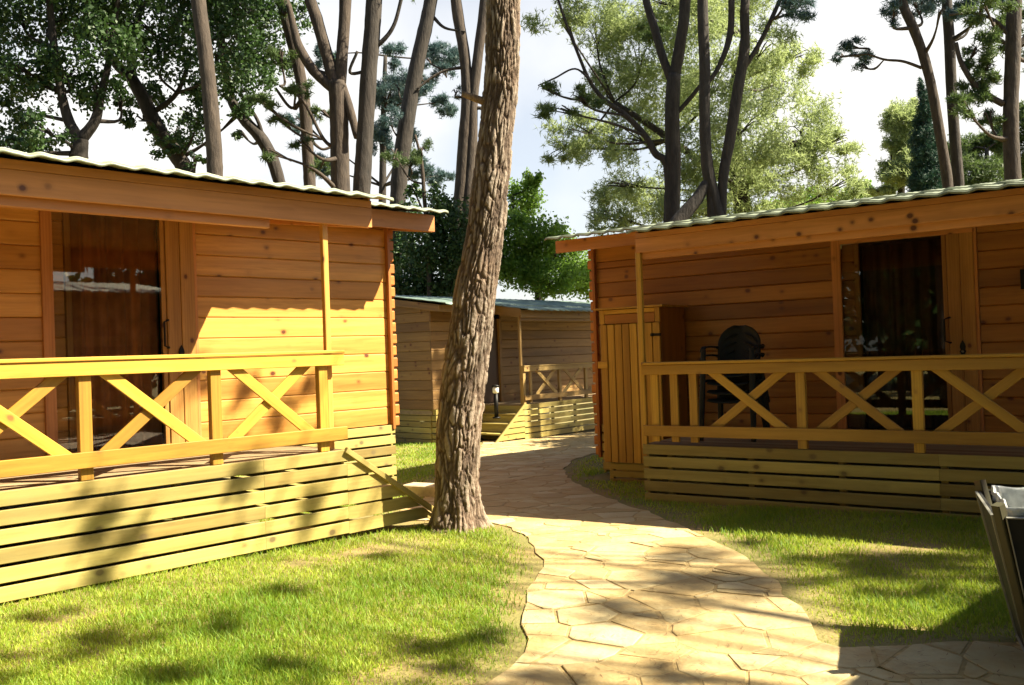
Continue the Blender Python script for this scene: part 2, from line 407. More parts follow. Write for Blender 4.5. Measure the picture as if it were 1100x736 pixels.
    o = link('path', me, [t.m, t2]); me.polygons.foreach_set('material_index', mi); me.update(); tag(o, kind='structure')
path()

# ------------------------------------------------------------------ cabins
L_O = (-3.485, 5.995); L_RZ = math.atan2(.708, .707)
R_O = (1.425, 9.711); R_RZ = math.atan2(-.58, .814)
m_o = at(563, 433, 20.3); M_O = (m_o[0], m_o[1]); M_RZ = R(50)
def local_ground(O, rz, x, y):                       # ground height under a local point
    return float(gz(O[1] + math.sin(rz) * x + math.cos(rz) * y))

def wavy_roof(root, name, u0, u1, y0, y1, zf, mat, wave=.235, amp=.009, lap=0.):
    """metal tile-sheet: waves along u, a small step every .35 m up the slope"""
    b = MB(); nu = int((u1 - u0) / wave * 10); nv = max(2, int((y1 - y0) / .175))
    def fn(s, t):
        u = u0 + s * (u1 - u0); y = y0 + t * (y1 - y0)
        z = zf(y) + amp * (math.sin(2 * math.pi * u / wave) + .35 * math.sin(4 * math.pi * u / wave)) + .012 * (1 - ((y - y0) / .35) % 1) + lap + .03
        return (u, y, z)
    b.grid(fn, nu, nv)
    def lip(s, t):
        p = fn(s, 0); return (p[0], p[1] - .002 - .004 * t, p[2] - .004 - .024 * t)
    if 'back' not in name: b.grid(lip, nu, 1)
    return b.build(name, mat, root, solid=.012)

def plank_wall(b, u0, u1, y, z0, z1, pitch=.22, th=.045, holes=(), hole_top=9):
    """horizontal chamfered boards, interrupted at the openings (ua, ub)"""
    z = z0
    while z < z1 - .02:
        h = min(pitch, z1 - z)
        if z < hole_top - .01 < z + h: h = hole_top - z
        segs = [(u0, u1)]
        for (a, c) in (holes if z < hole_top - .01 else ()):
            segs = [q for s in segs for q in ((s[0], min(s[1], a)), (max(s[0], c), s[1])) if q[1] - q[0] > .01]
        for (a, c) in segs: b.box(a, c, y, y + th, z + .001, z + h - .002, along=0, ch=.011)
        z += h

def end_wall(b, u, y0, y1, z0, zf, pitch=.22, th=.045):
    z = z0
    while True:
        ys = [y0 + (y1 - y0) * i / 60 for i in range(61)]; ok = [y for y in ys if zf(y) - .03 > z + pitch]
        if len(ok) < 3: break
        b.box(u, u + th, ok[0], ok[-1], z + .001, z + pitch - .002, along=1, ch=.011); z += pitch
    # gable infill under the slope
    for a, c in zip(ys[:-1:4], ys[4::4]):
        b.poly_prism([(u + .012, a, z0 + 1.9), (u + .012, c, z0 + 1.9), (u + .012, c, zf(c) - .04), (u + .012, a, zf(a) - .04)], (.02, 0, 0))

def corner_logs(root, u, y, z0, z1, sgn, mat=None, pitch=.145):
    b = MB(); z = z0; i = 0
    b.box(u - .042 * sgn if sgn > 0 else u, u if sgn > 0 else u + .042, y - .06, y + .05, z0 - .03, z1, along=2)
    while z < z1 - .05:
        e = .05 + random.uniform(0, .02)
        a, c = (u, u + e) if sgn > 0 else (u - e, u)
        b.box(a + .002, c, y - .045 + random.uniform(-.012, .012), y + .05, z, z + pitch * .86, along=0, ch=.014)
        a2, c2 = (u, u + .03) if sgn > 0 else (u - .03, u)
        b.box(a2 + .002, c2, y - .02, y + .046, z + pitch * .86 + .002, z + pitch - .002, along=0, ch=.002); z += pitch
    return b.build('corner_logs', mat or M_red, root)

def skirting(root, u0, u1, y, ztop, n, pitch, O, rz, joints=(), name='skirting', mat=None, returns=()):
    b = MB()
    for k in range(n):
        z1 = ztop - k * pitch; z0 = z1 - pitch + .025
        cuts = [u0] + list(joints) + [u1]
        for a, c in zip(cuts[:-1], cuts[1:]): b.box(a + .001, c - .001, y, y + .028, z0, z1, along=0, ch=.004)
        for (uu, dep) in returns: b.box(uu, uu + .028, y + .03, y + dep, z0, z1, along=1)
    for uu in np.arange(u0 + .25, u1, .9): b.box(uu, uu + .06, y + .07, y + .13, ztop - n * pitch - .05, ztop - .035, along=2)
    return b.build(name, mat or M_skirt, root)

def railing(root, u0, u1, posts, balusters, ztop, zdeck, mat, posts_down=True, braces=()):
    rr = empty('porch_railing'); rr.parent = root
    b = MB(); b.box(u0, u1, -.035, .085, ztop - .03, ztop, along=0, ch=.006); b.build('handrail', mat, rr)
    b = MB(); b.box(u0, u1 - .004, -.022, .012, ztop - .135, ztop - .033, along=0); b.build('top_rail', mat, rr)
    b = MB(); b.box(u0, u1 + .006, -.030, .004, zdeck + .09, zdeck + .205, along=0); b.build('bottom_rail', mat, rr)
    for u, wd in posts:
        b = MB(); b.box(u - wd / 2, u + wd / 2, .014, .075, zdeck + .002, ztop - .034, along=2); b.build('post', mat, rr)
    for u, wd in balusters:
        b = MB(); b.box(u - wd / 2, u + wd / 2, .014, .05, zdeck + .03, ztop - .034, along=2); b.build('baluster', mat, rr)
    for (a, c) in braces:
        za, zc = zdeck + .17, ztop - .1
        for (p, q, yy) in (((a, zc), (c, za), .022), ((a, za), (c, zc), .047)):
            b = MB(); b.board((p[0], yy, p[1]), (q[0], yy, q[1]), (0, 1, 0), .022, .09); b.build('cross_brace', mat, rr)
    return rr

def sliding_door(root, y, u0, ug0, ug1, u1, z0, z1, frame_mat, lock_u, handle_u, curtain=None):
    """glazed sliding door: plank strip and stile seen through the pane, curtain behind it"""
    d = empty('sliding_door'); d.parent = root
    b = MB(); b.box(u0 - .10, u0, y - .03, y + .03, z0, z1 + .09, along=2); b.box(u1 + .0, u1 + .035, y - .02, y + .05, z0, z1 + .09, along=2)
    b.box(u0 + .001, u1 - .001, y - .035, y + .03, z1 + .0, z1 + .09, along=0); b.build('door_frame', M_fascia, d)
    b = MB(); z = z0
    while z < z1 - .02: b.box(u0 + .002, ug0 - .06, y + .06, y + .10, z, min(z + .218, z1), along=0, ch=.01); z += .22
    b.build('plank_strip', frame_mat, d)
    b = MB(); b.box(ug0 - .055, ug0, y + .03, y + .075, z0, z1, along=2); b.build('stile', M_frame, d)
    b = MB(); wq = (u1 - ug1 - .05) / 2
    b.box(ug1, ug1 + .045, y - .005, y + .05, z0, z1, along=2)
    b.box(ug1 + .05, ug1 + .05 + wq - .003, y - .02, y + .045, z0, z1, along=2); b.box(ug1 + .05 + wq, u1 - .001, y - .028, y + .045, z0, z1, along=2)
    b.build('jamb', M_frame, d)
    b = MB(); b.box(u0 + .002, ug1 - .002, y + .004, y + .01, z0, z1 - .002, along=2, ch=.0005); b.build('glass_pane', M_glass, d)
    b = MB()
    def cf(s, t):
        u = ug0 + s * (ug1 - ug0 + .05); return (u, y + .2 + .035 * math.sin(s * 31 + .6 * math.sin(s * 9)) + .012 * math.sin(s * 71), z0 + t * (z1 - z0 - .02))
    b.grid(cf, 140, 2); b.build('curtain', curtain or M_curtain, d, solid=.003)
    b = MB(); b.box(u0 - .1, u1 + .1, y + .9, y + .95, z0, z1 + .1, along=0); b.build('dark_interior', M_dark, d)
    b = MB(); zh = z0 + 1.12
    b.tube([(handle_u + .02, y - .02, zh - .14), (handle_u + .02, y - .055, zh - .14), (handle_u - .03, y - .07, zh - .12), (handle_u - .03, y - .07, zh + .12), (handle_u + .02, y - .055, zh + .14), (handle_u + .02, y - .02, zh + .14)], .011, 8)
    b.build('door_handle', M_iron, d)
    b = MB(); zl = z0 + .88
    prof = [(0, .125), (.022, .085), (.03, .05), (.022, .02), (.034, 0), (.022, -.02), (.03, -.05), (.022, -.085), (0, -.125), (-.022, -.085), (-.03, -.05), (-.022, -.02), (-.034, 0), (-.022, .02), (-.03, .05), (-.022, .085)]
    b.poly_prism([(lock_u + x, y - .036, zl + z) for x, z in prof], (0, .012, 0)); lp = b.build('lock_plate', M_iron, d)
    b = MB(); b.tube([(lock_u, y - .05, zl), (lock_u, y - .034, zl)], .013, 10); b.build('key_cylinder', M_edge, lp)
    return d

def stairs(root, ua, ub, yw, zdeck, zg, name='porch_steps', mat=None):
    """steps going down from ua (deck) to ub (ground) with a clad side and a sloping side board"""
    mat = mat or M_skirt; st = empty(name); st.parent = root; n = 4; s = 1 if ub > ua else -1
    for k in range(1, n):
        u = ua + (ub - ua) * (k - .5) / n; z = zdeck - (zdeck - zg) * k / n
        b = MB(); half = abs(ub - ua) / n / 2 + .02
        b.box(u - half, u + half, .035, yw - .05, z - .035, z, along=1)
        b.box(u - half * s - .012, u - half * s + .012, .04, yw - .06, z + .002, z + (zdeck - zg) / n - .04, along=1); b.build('step', mat, st)
    b = MB()
    b.board((ua - .02 * s, -.012, zdeck + .0), (ub + .06 * s, -.012, zg + .0), (0, 1, 0), .04, .05, tone=.35); b.build('side_board', mat, st)
    b = MB(); z1 = zdeck
    while z1 > zg + .05:
        z0 = z1 - .107; f = lambda z: ua + (ub - ua) * min(1, max(0, (zdeck - z) / (zdeck - zg)))
        u1 = f(z1) ; u2 = f(z0)
        b.poly_prism([(ua + .001 * s, 0, z0), (u2 - .01 * s, 0, z0), (u1 - .01 * s, 0, z1), (ua + .001 * s, 0, z1)], (0, .028, 0)); z1 -= .128
    b.build('side_cladding', mat, st)
    return st

def cabin_shell(root, O, rz, ua, ub, yw, zdeck, zfront, u_porch0, u_porch1, u_f0, u_f1, roof_mat, wall_mat, ridge=4.6, y_eave=1.6, holes=(), endL=True, endR=True, over=.27, hole_top=9, fas_h=.28, pitch=.22, fmat=None, fh2=.215, floor_u=None):
    slope = .147; ye = 2 * ridge - y_eave; fmat = fmat or M_fascia
    zf = lambda y: zfront + slope * (y if y < ridge else 2 * ridge - y)
    yb = 2 * ridge - yw
    b = MB(); plank_wall(b, ua, ub, yw, zdeck - .03, zf(yw) - .03, pitch, holes=holes, hole_top=hole_top)
    plank_wall(b, ua, ub, yb, zdeck - .03, zf(yb) - .03, pitch)
    if endL: end_wall(b, ua, yw + .047, yb - .002, zdeck - .03, zf, pitch)
    if endR: end_wall(b, ub - .045, yw + .047, yb - .002, zdeck - .03, zf, pitch)
    b.build('wall', wall_mat, root)
    wavy_roof(root, 'roof', ua - over, ub + over, y_eave - .22, ridge, zf, roof_mat)
    wavy_roof(root, 'back_roof', ua - over, ub + over, ridge + .002, ye + .05, zf, roof_mat)
    wavy_roof(root, 'porch_roof', u_f0, u_f1 + .1, -.20, y_eave + .25, zf, roof_mat, lap=-.03)
    # boarded ceiling under porch and eaves
    b = MB()
    yy = .03
    while yy < yw - .01:
        y2 = min(yy + .118, yw); zc = zf((yy + y2) / 2) - .05
        b.board((u_f0 + .02, (yy + y2) / 2, zc), (u_f1 - .03, (yy + y2) / 2, zc), (0, 1, slope), .118, .02, ch=.004); yy += .12
    yy = y_eave + .03
    while yy < yw:
        for (a, c) in ((ua - over + .03, u_f0 - .01), (u_f1 + .01, ub + over - .03)):
            if c - a > .1: b.board((a, yy + .06, zf(yy + .06) - .04), (c, yy + .06, zf(yy + .06) - .04), (0, 1, slope), .118, .02)
        yy += .12
    b.build('porch_ceiling', wall_mat, root)
    b = MB(); h = fas_h
    b.box(u_f0, u_f1, 0, .028, zfront - h, zfront - h * .36, along=0); b.box(u_f0, u_f1 , .0, .03, zfront - h * .36 + .002, zfront - .03, along=0)
    b.build('porch_fascia', fmat, root)
    b = MB(); b.box(u_f0 + .05, u_f1 - 1.02, .06, .12, zfront - h - .07, zfront - h + .03, along=0); b.build('header_beam', fmat, root)
    for (a, c) in ((u_f0 , u_f0 + .028), (u_f1 - .028, u_f1)):
        b = MB(); b.board((a + .014, .032, zf(0) - h / 2), (a + .014, y_eave + .2, zf(y_eave + .2) - h / 2), (1, 0, 0), .026, h); b.build('porch_bargeboard', fmat, root)
    b = MB(); ze = zf(y_eave)
    for (a, c) in ((ua - over + .03, u_f0 - .002), (u_f1 + .002, ub + over - .03)):
        if c - a > .05: b = MB(); b.box(a, c, y_eave, y_eave + .03, ze - fh2, ze - .012, along=0); b.build('eave_fascia', fmat, root)
    b = MB(); b.box(ua - over + .03, ub + over - .03, ye - .03, ye, ze - fh2, ze - .012, along=0); b.build('back_fascia', fmat, root)
    for uu in (ua - over + .03, ub + over - .058):
        b = MB()
        for (a, c) in ((y_eave + .032, ridge), (ridge, ye - .032)):
            b.board((uu + .014, a, zf(a) - fh2 / 2 - .01), (uu + .014, c, zf(c) - fh2 / 2 - .01), (1, 0, 0), .028, fh2 - .01)
        b.build('bargeboard', fmat, root)
    b = MB(); b.box(ua, ub, yw + .05, yb - .05, zdeck - .14, zdeck - .06, along=0); b.build('floor', M_deck, root)
    b = MB()
    for k in range(6):
        z1 = zdeck - .035 - k * .135
        b.box(ua, ub, yb - .02, yb + .008, z1 - .118, z1, along=0); b.box(ua + .001, ua + .028, yw + .1, yb - .03, z1 - .118, z1, along=1); b.box(u_porch0, u_porch0 + .028, .04, yw - .02, z1 - .118, z1, along=1)
    b.build('rear_skirting', M_skirt, root)
    # deck floor of the porch
    b = MB(); y = .035
    while y < yw - .02:
        b.box(u_porch0, u_porch1, y, min(y + .112, yw - .003), zdeck - .03, zdeck - .004, along=0, ch=.003); y += .118
    b.build('deck_floor', M_deck, root); b = MB(); b.box(u_porch0 + .01, u_porch1 - .01, .06, yw - .02, zdeck - .07, zdeck - .035, along=0); b.build('deck_light_stop', M_deck, root)  # deck underlay added unseen to block sun through the floorboard gaps
    return zf

# --- cabin on the left
rootL = empty('timber_cabin', (*L_O, 0), L_RZ)
tag(rootL, 'sunlit orange timber cabin at left with cross braced railing and glazed sliding door', 'cabin', 'timber cabins along the path')
zdL = .77
zfL = cabin_shell(rootL, L_O, L_RZ, -4.4, 5.0, 2.2, zdL, 3.055, -4.4, 2.80, -4.5, 3.16, M_roof, M_wall, holes=((1.02, 2.51),), hole_top=3.18, endL=True, y_eave=1.56, fmat=M_fascia)
sliding_door(rootL, 2.2, 1.10, 1.28, 2.13, 2.47, zdL, 3.10, M_wall, 2.31, 2.15)
corner_logs(rootL, 5.0, 2.2, .72, 3.28, 1)
skirting(rootL, -4.4, 2.80, 0, zdL - .004, 6, .128, L_O, L_RZ, joints=(-3.2, -.6, 1.98), returns=((2.765, 2.1),))
skirting(rootL, 2.9, 5.0, 2.16, .738, 6, .128, L_O, L_RZ, name='wall_skirting', returns=((4.97, 4.8),))
postsL = [(.59 - k, .09) for k in range(-2, 5)]
railing(rootL, -4.35, 2.79, postsL, [], 1.655, zdL, M_rail, braces=[(.59 - k + .13, 1.59 - k - .13) for k in range(-1, 5)])
b = MB(); b.box(2.675, 2.73, .08, .13, zdL, 2.80, along=2); b.build('porch_post', M_wall, rootL)
stairs(rootL, 2.80, 3.86, 1.2, zdL - .004, -.02)

# --- cabin on the right
rootR = empty('timber_cabin', (*R_O, 0), R_RZ)
tag(rootR, 'shaded orange brown timber cabin at right with braced golden railing and dark glass door', 'cabin', 'timber cabins along the path')
zdR = .535
zfR = cabin_shell(rootR, R_O, R_RZ, -1.86, 6.6, 2.2, zdR, 2.86, -.03, 6.5, -.05, 6.7, M_roof, M_wall_shade, holes=((1.42, 2.98),), hole_top=2.80, fas_h=.245, fh2=.18, pitch=.2)
sliding_door(rootR, 2.2, 1.52, 1.72, 2.62, 2.94, zdR, 2.72, M_wall_shade, 2.80, 2.66, simple('dark_brown_curtain', (.10, .05, .028), .9, 0, 6, .3))
corner_logs(rootR, -1.86, 2.2, .1, 3.1, -1)
skirting(rootR, -.05, 6.5, 0, zdR - .004, 5, .132, R_O, R_RZ, joints=(2.9,), returns=((-.05, 1.35),))
skirting(rootR, -1.8, -.1, 2.16, zdR - .004, 5, .132, R_O, R_RZ, name='wall_skirting')
railing(rootR, -.02, 6.5, [(1.68 + 1.06 * k, .09) for k in range(5)], [(.105, .088), (.33, .088), (.55, .088)], 1.42, zdR, M_rail,
        braces=[(.75, 1.53)] + [(1.68 + 1.06 * k + .15, 1.68 + 1.06 * (k + 1) - .15) for k in range(4)])
b = MB(); b.box(-.07, -.01, .02, .07, zdR - .05, 2.63, along=2); b.build('porch_post', M_rail, rootR)
b = MB(); b.tube([(-1.92, 2.75, 2.15), (-2.0, 2.75, 2.15)], .06, 14); lamp = b.build('wall_lamp', M_iron, rootR)
b = MB(); b.tube([(-2.0, 2.75, 2.15), (-2.03, 2.75, 2.15), (-2.09, 2.75, 2.15), (-2.13, 2.75, 2.15), (-2.15, 2.75, 2.15)], [.07, .1, .105, .07, .02], 16); b.build('lamp_globe', M_white, lamp)
b = MB(); b.box(3.38, 3.80, 2.165, 2.198, 2.06, 2.27, along=0); b.build('number_plaque', M_iron, rootR)

# --- cabin at the end of the path
zgM = float(gz(M_O[1])); rootM = empty('timber_cabin', (*M_O, zgM), M_RZ)
tag(rootM, 'small brown timber cabin at the end of the path with grey green roof', 'cabin', 'timber cabins along the path')
zdM = .80
cabin_shell(rootM, M_O, M_RZ, -1.55, 6.0, 1.35, zdM, 2.98, 0.0, 5.8, 0.0, 6.0, M_roof2, M_brown, ridge=2.9, y_eave=.8, fas_h=.2, over=.3, holes=((-.2, .85),), fmat=M_brown, fh2=.16)
skirting(rootM, .0, 5.8, 0, zdM - .004, 6, .135, M_O, M_RZ, joints=(.9,), mat=M_skirt)
b = MB()
for k in range(6): b.box(-1.52, -1.49, 1.3, 4.4, zdM - .03 - (k + 1) * .135 + .02, zdM - .03 - k * .135, along=1)
for k in range(6): b.box(-1.48, -.9, 1.31, 1.34, zdM - .03 - (k + 1) * .135 + .02, zdM - .03 - k * .135, along=0)
b.build('wall_skirting', M_skirt, rootM)
railing(rootM, .02, 5.8, [(.06, .09), (1.42, .09), (2.5, .09), (3.6, .09), (4.7, .09)], [(.3, .08)], zdM + .88, zdM, M_brown_rail, braces=[(.5, 1.28), (1.56, 2.36), (2.64, 3.46), (3.74, 4.56)])
b = MB(); b.box(.03, .09, .08, .13, zdM, 2.8, along=2); b.build('porch_post', M_brown_rail, rootM)
stairs(rootM, .0, -1.0, 1.35, zdM, .0)
dm = empty('front_door'); dm.parent = rootM
b = MB(); b.box(-.2, -.1, 1.32, 1.4, zdM, 2.82, along=2); b.box(.75, .85, 1.32, 1.4, zdM, 2.82, along=2); b.build('door_frame', M_brown, dm)
b = MB(); b.box(-.1, .75, 1.38, 1.42, zdM, 2.8, along=2); b.build('door_leaf', simple('dark_door', (.07, .035, .016), .5), dm)

# ------------------------------------------------------------------ storage cupboard left of the right porch
cb = empty('storage_cupboard', (*R_O, 0), R_RZ)
tag(cb, 'tall golden cupboard with a vertical board door standing against the right cabin', 'cupboard')
cu0, cu1, cy, cz0, cz1 = -1.335, -.475, 1.4, .12, 2.13
b = MB(); b.box(cu0, cu0 + .03, cy + .03, 2.12, cz0, cz1 - .05, along=2); b.box(cu1 - .03, cu1, cy + .03, 2.12, cz0, cz1 - .05, along=2)
b.box(cu0 + .03, cu1 - .03, 2.09, 2.12, cz0, cz1 - .05, along=2); b.box(cu0 + .03, cu1 - .03, cy + .04, 2.08, cz0, cz0 + .03, along=0)
b.build('body', M_wall_shade, cb)
b = MB(); b.box(cu0 - .06, cu1 + .06, cy - .05, 2.14, cz1 - .045, cz1 - .02, along=0); b.build('top_board', M_rail, cb)
b = MB(); b.box(cu0 + .075, cu1 - .075, cy - .002, cy + .02, 1.9, cz1 - .11, along=0); b.build('top_panel', M_wall_shade, cb)
b = MB(); b.box(cu0, cu0 + .07, cy - .006, cy + .024, 1.9, cz1 - .05, along=2); b.box(cu1 - .07, cu1, cy - .006, cy + .024, 1.9, cz1 - .05, along=2)
b.box(cu0 + .072, cu1 - .072, cy - .006, cy + .024, cz1 - .105, cz1 - .05, along=0); b.build('front_frame', M_rail, cb)
b = MB(); n = 8; wq = (cu1 - cu0) / n
for k in range(n): b.box(cu0 + k * wq + .004, cu0 + (k + 1) * wq - .004, cy - .012 + random.uniform(-.002, .002), cy + .014, cz0, 1.89, along=2, ch=.007)
dr = b.build('door', M_rail, cb)
b = MB(); b.box(cu1 - .13, cu1 + .012, cy - .022, cy - .014, 1.72, 1.755, along=0); b.tube([(cu1 - .1, cy - .03, 1.74), (cu1 - .1, cy - .013, 1.74)], .018, 8); b.build('hinge', M_iron, dr)
b = MB(); b.box(cu0 - .03, cu0 + .11, cy - .035, cy - .014, 1.33, 1.42, along=0); b.build('cleat', M_rail, dr)
b = MB()
for k in range(3): b.box(cu0 + .05, cu1 - .05, cy + .05, cy + .08, cz0 - .02 - k * .1 - .08, cz0 - .02 - k * .1, along=0)
for uu in (cu0 + .02, cu1 - .08): b.box(uu, uu + .06, cy + .085, cy + .14, -.16, cz0 - .004, along=2)
b.build('plinth', M_skirt, cb)

# ------------------------------------------------------------------ stacked plastic chairs on the right porch
def chair():
    root = empty('plastic_chair')
    # seat: dished sheet, front at -y
    b = MB()
    def seat(s, t):
        x = (s - .5) * (.46 - .04 * t); y = -.22 + .44 * t
        return (x, y, .43 - .02 * t + .025 * (2 * abs(s - .5)) ** 3 - .02 * max(0, .12 - t) / .12)
    b.grid(seat, 12, 10); b.build('seat', M_chair, root, solid=.012)
    b = MB()
    def back(s, t):
        a = (s - .5) * 2
        wd = .245 * (1 - .0 * t) * (1 if t < .55 else math.sqrt(max(0, 1 - ((t - .55) / .45) ** 2 * .93)))
        return (a * wd, .225 + .10 * t - .06 * a * a, .41 + .47 * t)
    b.grid(back, 14, 16); b.build('backrest', M_chair, root, solid=.012)
    for s in (-1, 1):
        b = MB()
        pts = [(s * .285, -.21, .60), (s * .30, -.1, .645), (s * .295, .08, .65), (s * .26, .24, .64), (s * .235, .275, .62)]
        for p, q in zip(pts[:-1], pts[1:]): b.board(p, q, (1, 0, 0), .055, .02, .006)
        b.build('armrest', M_chair, root)
        b = MB(); b.board((s * .29, -.27, 0), (s * .272, -.2, .62), (1, 0, 0), .05, .045, .01); b.build('leg', M_chair, root)
        b = MB(); b.board((s * .27, .33, 0), (s * .225, .22, .46), (1, 0, 0), .05, .045, .01); b.build('leg', M_chair, root)
    return root
ch0 = chair()
chl = ['bottom dark green plastic armchair of the stack on the right porch', 'second from bottom dark green plastic armchair of the stack on the right porch',
       'middle dark green plastic armchair of the stack of five on the right porch', 'second from top dark green plastic armchair of the stack on the right porch',
       'topmost dark green plastic armchair of the stack on the right porch, its rounded back highest']
for k in range(5):
    o = ch0 if k == 0 else copy_tree(ch0)
    u, v = .70, .75 + .012 * k; c_, s_ = math.cos(R_RZ), math.sin(R_RZ)
    o.location = (R_O[0] + c_ * u - s_ * v, R_O[1] + s_ * u + c_ * v, zdR + .095 * k); o.rotation_euler = (0, 0, R_RZ + R(4))
    tag(o, chl[k], 'chair', 'dark plastic chairs stacked on the right porch')

# ------------------------------------------------------------------ litter bin at the right edge
def litter_bin(x, y, rz):
    root = empty('litter_bin', (x, y, 0), rz)
    def ring(wd, z): return [(-wd, -wd, z), (wd, -wd, z), (wd, wd, z), (-wd, wd, z)]
    lo, hi = ring(.25, .02), ring(.40, .74)
    for k in range(4):
        a, c, d, e = Vector(lo[k]), Vector(lo[(k + 1) % 4]), Vector(hi[(k + 1) % 4]), Vector(hi[k])
        ins = lambda p, q, f: p + (q - p) * f
        q = [ins(a, c, .06), ins(a, c, .94), ins(d, e, .06), ins(d, e, .94)]
        nr = (c - a).cross(e - a).normalized()
        b = MB(); b.poly_prism(q, -nr * .016); pn = b.build('side_panel', M_bin, root)
        b = MB()
        ring_pts = q + [q[0]]
        for p, r in zip(ring_pts[:-1], ring_pts[1:]): b.board(p + nr * .004, r + nr * .004, nr, .012, .006, .001)
        b.build('metal_edge', M_edge, pn)
        b = MB(); b.board(Vector(lo[k]) * .9 + Vector((0, 0, -.02)), Vector(hi[k]) * .955 + Vector((0, 0, .09)), (1, 1, 0), .045, .045); b.build('corner_post', M_post, root)
    b = MB(); R0 = []
    def lin(s, t):
        a = 2 * math.pi * s; sq = .33 / max(abs(math.cos(a)), abs(math.sin(a))); sq = min(sq, .44)
        k = [(.93, .45), (.97, .74), (1.0, .775), (1.02, .775), (1.03, .73)]
        i = min(3, int(t * 4)); f = t * 4 - i
        rr = sq * (k[i][0] * (1 - f) + k[i + 1][0] * f) * (1 + .012 * math.sin(a * 17)); z = k[i][1] * (1 - f) + k[i + 1][1] * f + .008 * math.sin(a * 11)
        return (rr * math.cos(a), rr * math.sin(a), z)
    b.grid(lin, 96, 12); b.build('plastic_liner', M_liner, root, solid=.002)
    return root
bin_ = litter_bin(2.72, 4.36, R(-22)); tag(bin_, 'dark tapered litter bin with pale plastic liner at right edge of the path', 'litter bin')

# ------------------------------------------------------------------ small things
p = onground(461, 533); b = MB(); b.box(-.12, .12, -.3, .3, -.03, .14, along=1, ch=.012)
o = b.build('stone_block', M_stoneblk); o.location = (p[0], p[1], p[2]); o.rotation_euler = (0, 0, R(60)); tag(o, 'pale stone block lying beside the path left of the big pine trunk', 'stone block')
gl = empty('garden_lantern'); q = at(533, 436, 20.0)
gl.location = (q[0], q[1], q[2]); tag(gl, 'small dark post lantern with white light on the steps of the far cabin', 'lantern')
zl = .0
b = MB(); b.tube([(0, 0, -.25), (0, 0, .28)], .05, 10); b.tube([(0, 0, -.28), (0, 0, -.25)], .09, 12); b.build('post', M_iron, gl)
b = MB(); b.tube([(0, 0, .28), (0, 0, .30), (0, 0, .40), (0, 0, .43)], [.05, .07, .07, .04], 12); b.build('lamp_globe', M_white, gl)
b = MB(); b.tube([(0, 0, .43), (0, 0, .45), (0, 0, .48)], [.09, .09, .02], 12); b.build('cap', M_iron, gl)

# ------------------------------------------------------------------ trees
def crom(pts, rad, n):
    """smooth dense line through points with radii"""
    P = [np.array(p, float) for p in pts]; P = [2 * P[0] - P[1]] + P + [2 * P[-1] - P[-2]]; r = [rad[0]] + list(rad) + [rad[-1]]
    out, ro = [], []
    for i in range(1, len(P) - 2):
        for k in range(n):
            t = k / n; a, b_, c, d = P[i - 1:i + 3]
            out.append(.5 * (2 * b_ + (c - a) * t + (2 * a - 5 * b_ + 4 * c - d) * t ** 2 + (3 * b_ - a - 3 * c + d) * t ** 3)); ro.append(r[i] * (1 - t) + r[i + 1] * t)
    out.append(P[-2]); ro.append(r[-2]); return out, ro
def limb(b, pts, rad, n=10, seg=5, wob=.0):
    p, r = crom(pts, rad, seg)
    if wob: p = [q + wob * np.array([noise.noise((q[2] * 1.3, i * .1, 1)), noise.noise((q[2] * 1.3, 5, i * .1)), 0]) for i, q in enumerate(p)]
    r = [x * (1 + .07 * noise.noise((i * .7, x * 40, 2))) for i, x in enumerate(r)]
    b.tube([tuple(q) for q in p], r, n)

def foliage(clumps, n, kind, size, seed=0):
    """clumps: (centre, (rx, ry, rz)); returns leaf triangles gathered in sub-tufts so that gaps stay open"""
    g = np.random.default_rng(seed); vol = np.array([c[1][0] * c[1][1] * c[1][2] for c in clumps]) ** (2 / 3.); vol /= vol.sum()
    C, Tn = [], []
    for (c, r), f in zip(clumps, vol):
        m = max(20, int(n * f)); k = max(4, m // 55)
        d = g.normal(size=(k, 3)); d /= np.linalg.norm(d, axis=1)[:, None]; sub = d * (g.uniform(.35, 1, k) ** .6)[:, None]
        stn = g.uniform(0, 1, k); idx = g.integers(0, k, m); sp = .17 if kind == 'pine' else .2
        q = sub[idx] + g.normal(size=(m, 3)) * sp
        C.append(q * np.array(r) + np.array(c)); Tn.append(np.clip(stn[idx] * .6 + g.uniform(0, .4, m), 0, 1))
    C = np.concatenate(C); Tn = np.concatenate(Tn); m = len(C)
    if kind == 'pine':                                # each tuft: five narrow needles bundles
        k = 5; d = g.normal(size=(m, k, 3)); d[..., 2] += .35; d /= np.linalg.norm(d, axis=2)[..., None]
        s = np.cross(d, g.normal(size=(m, k, 3))); s /= np.linalg.norm(s, axis=2)[..., None]
        L = size * g.uniform(.6, 1.2, (m, k, 1)); wd = size * .085
        a = C[:, None] - s * wd; b_ = C[:, None] + s * wd; c_ = C[:, None] + d * L
        V = np.stack([a, b_, c_], 2).reshape(-1, 3); T = np.arange(len(V)).reshape(-1, 3); tn = np.repeat(Tn, k * 3)
        return V, T, tn, 3
    d = g.normal(size=(m, 3)); d /= np.linalg.norm(d, axis=1)[:, None]; s = np.cross(d, g.normal(size=(m, 3))); s /= np.linalg.norm(s, axis=1)[:, None]
    L = size * g.uniform(.6, 1.2, (m, 1)); nn = np.cross(d, s)
    V = np.stack([C - d * L * .5, C + s * L * .3 + nn * L * .06, C + d * L * .5, C - s * L * .3 + nn * L * .06], 1).reshape(-1, 3)
    return V, np.arange(len(V)).reshape(-1, 4), np.repeat(Tn, 4), 4

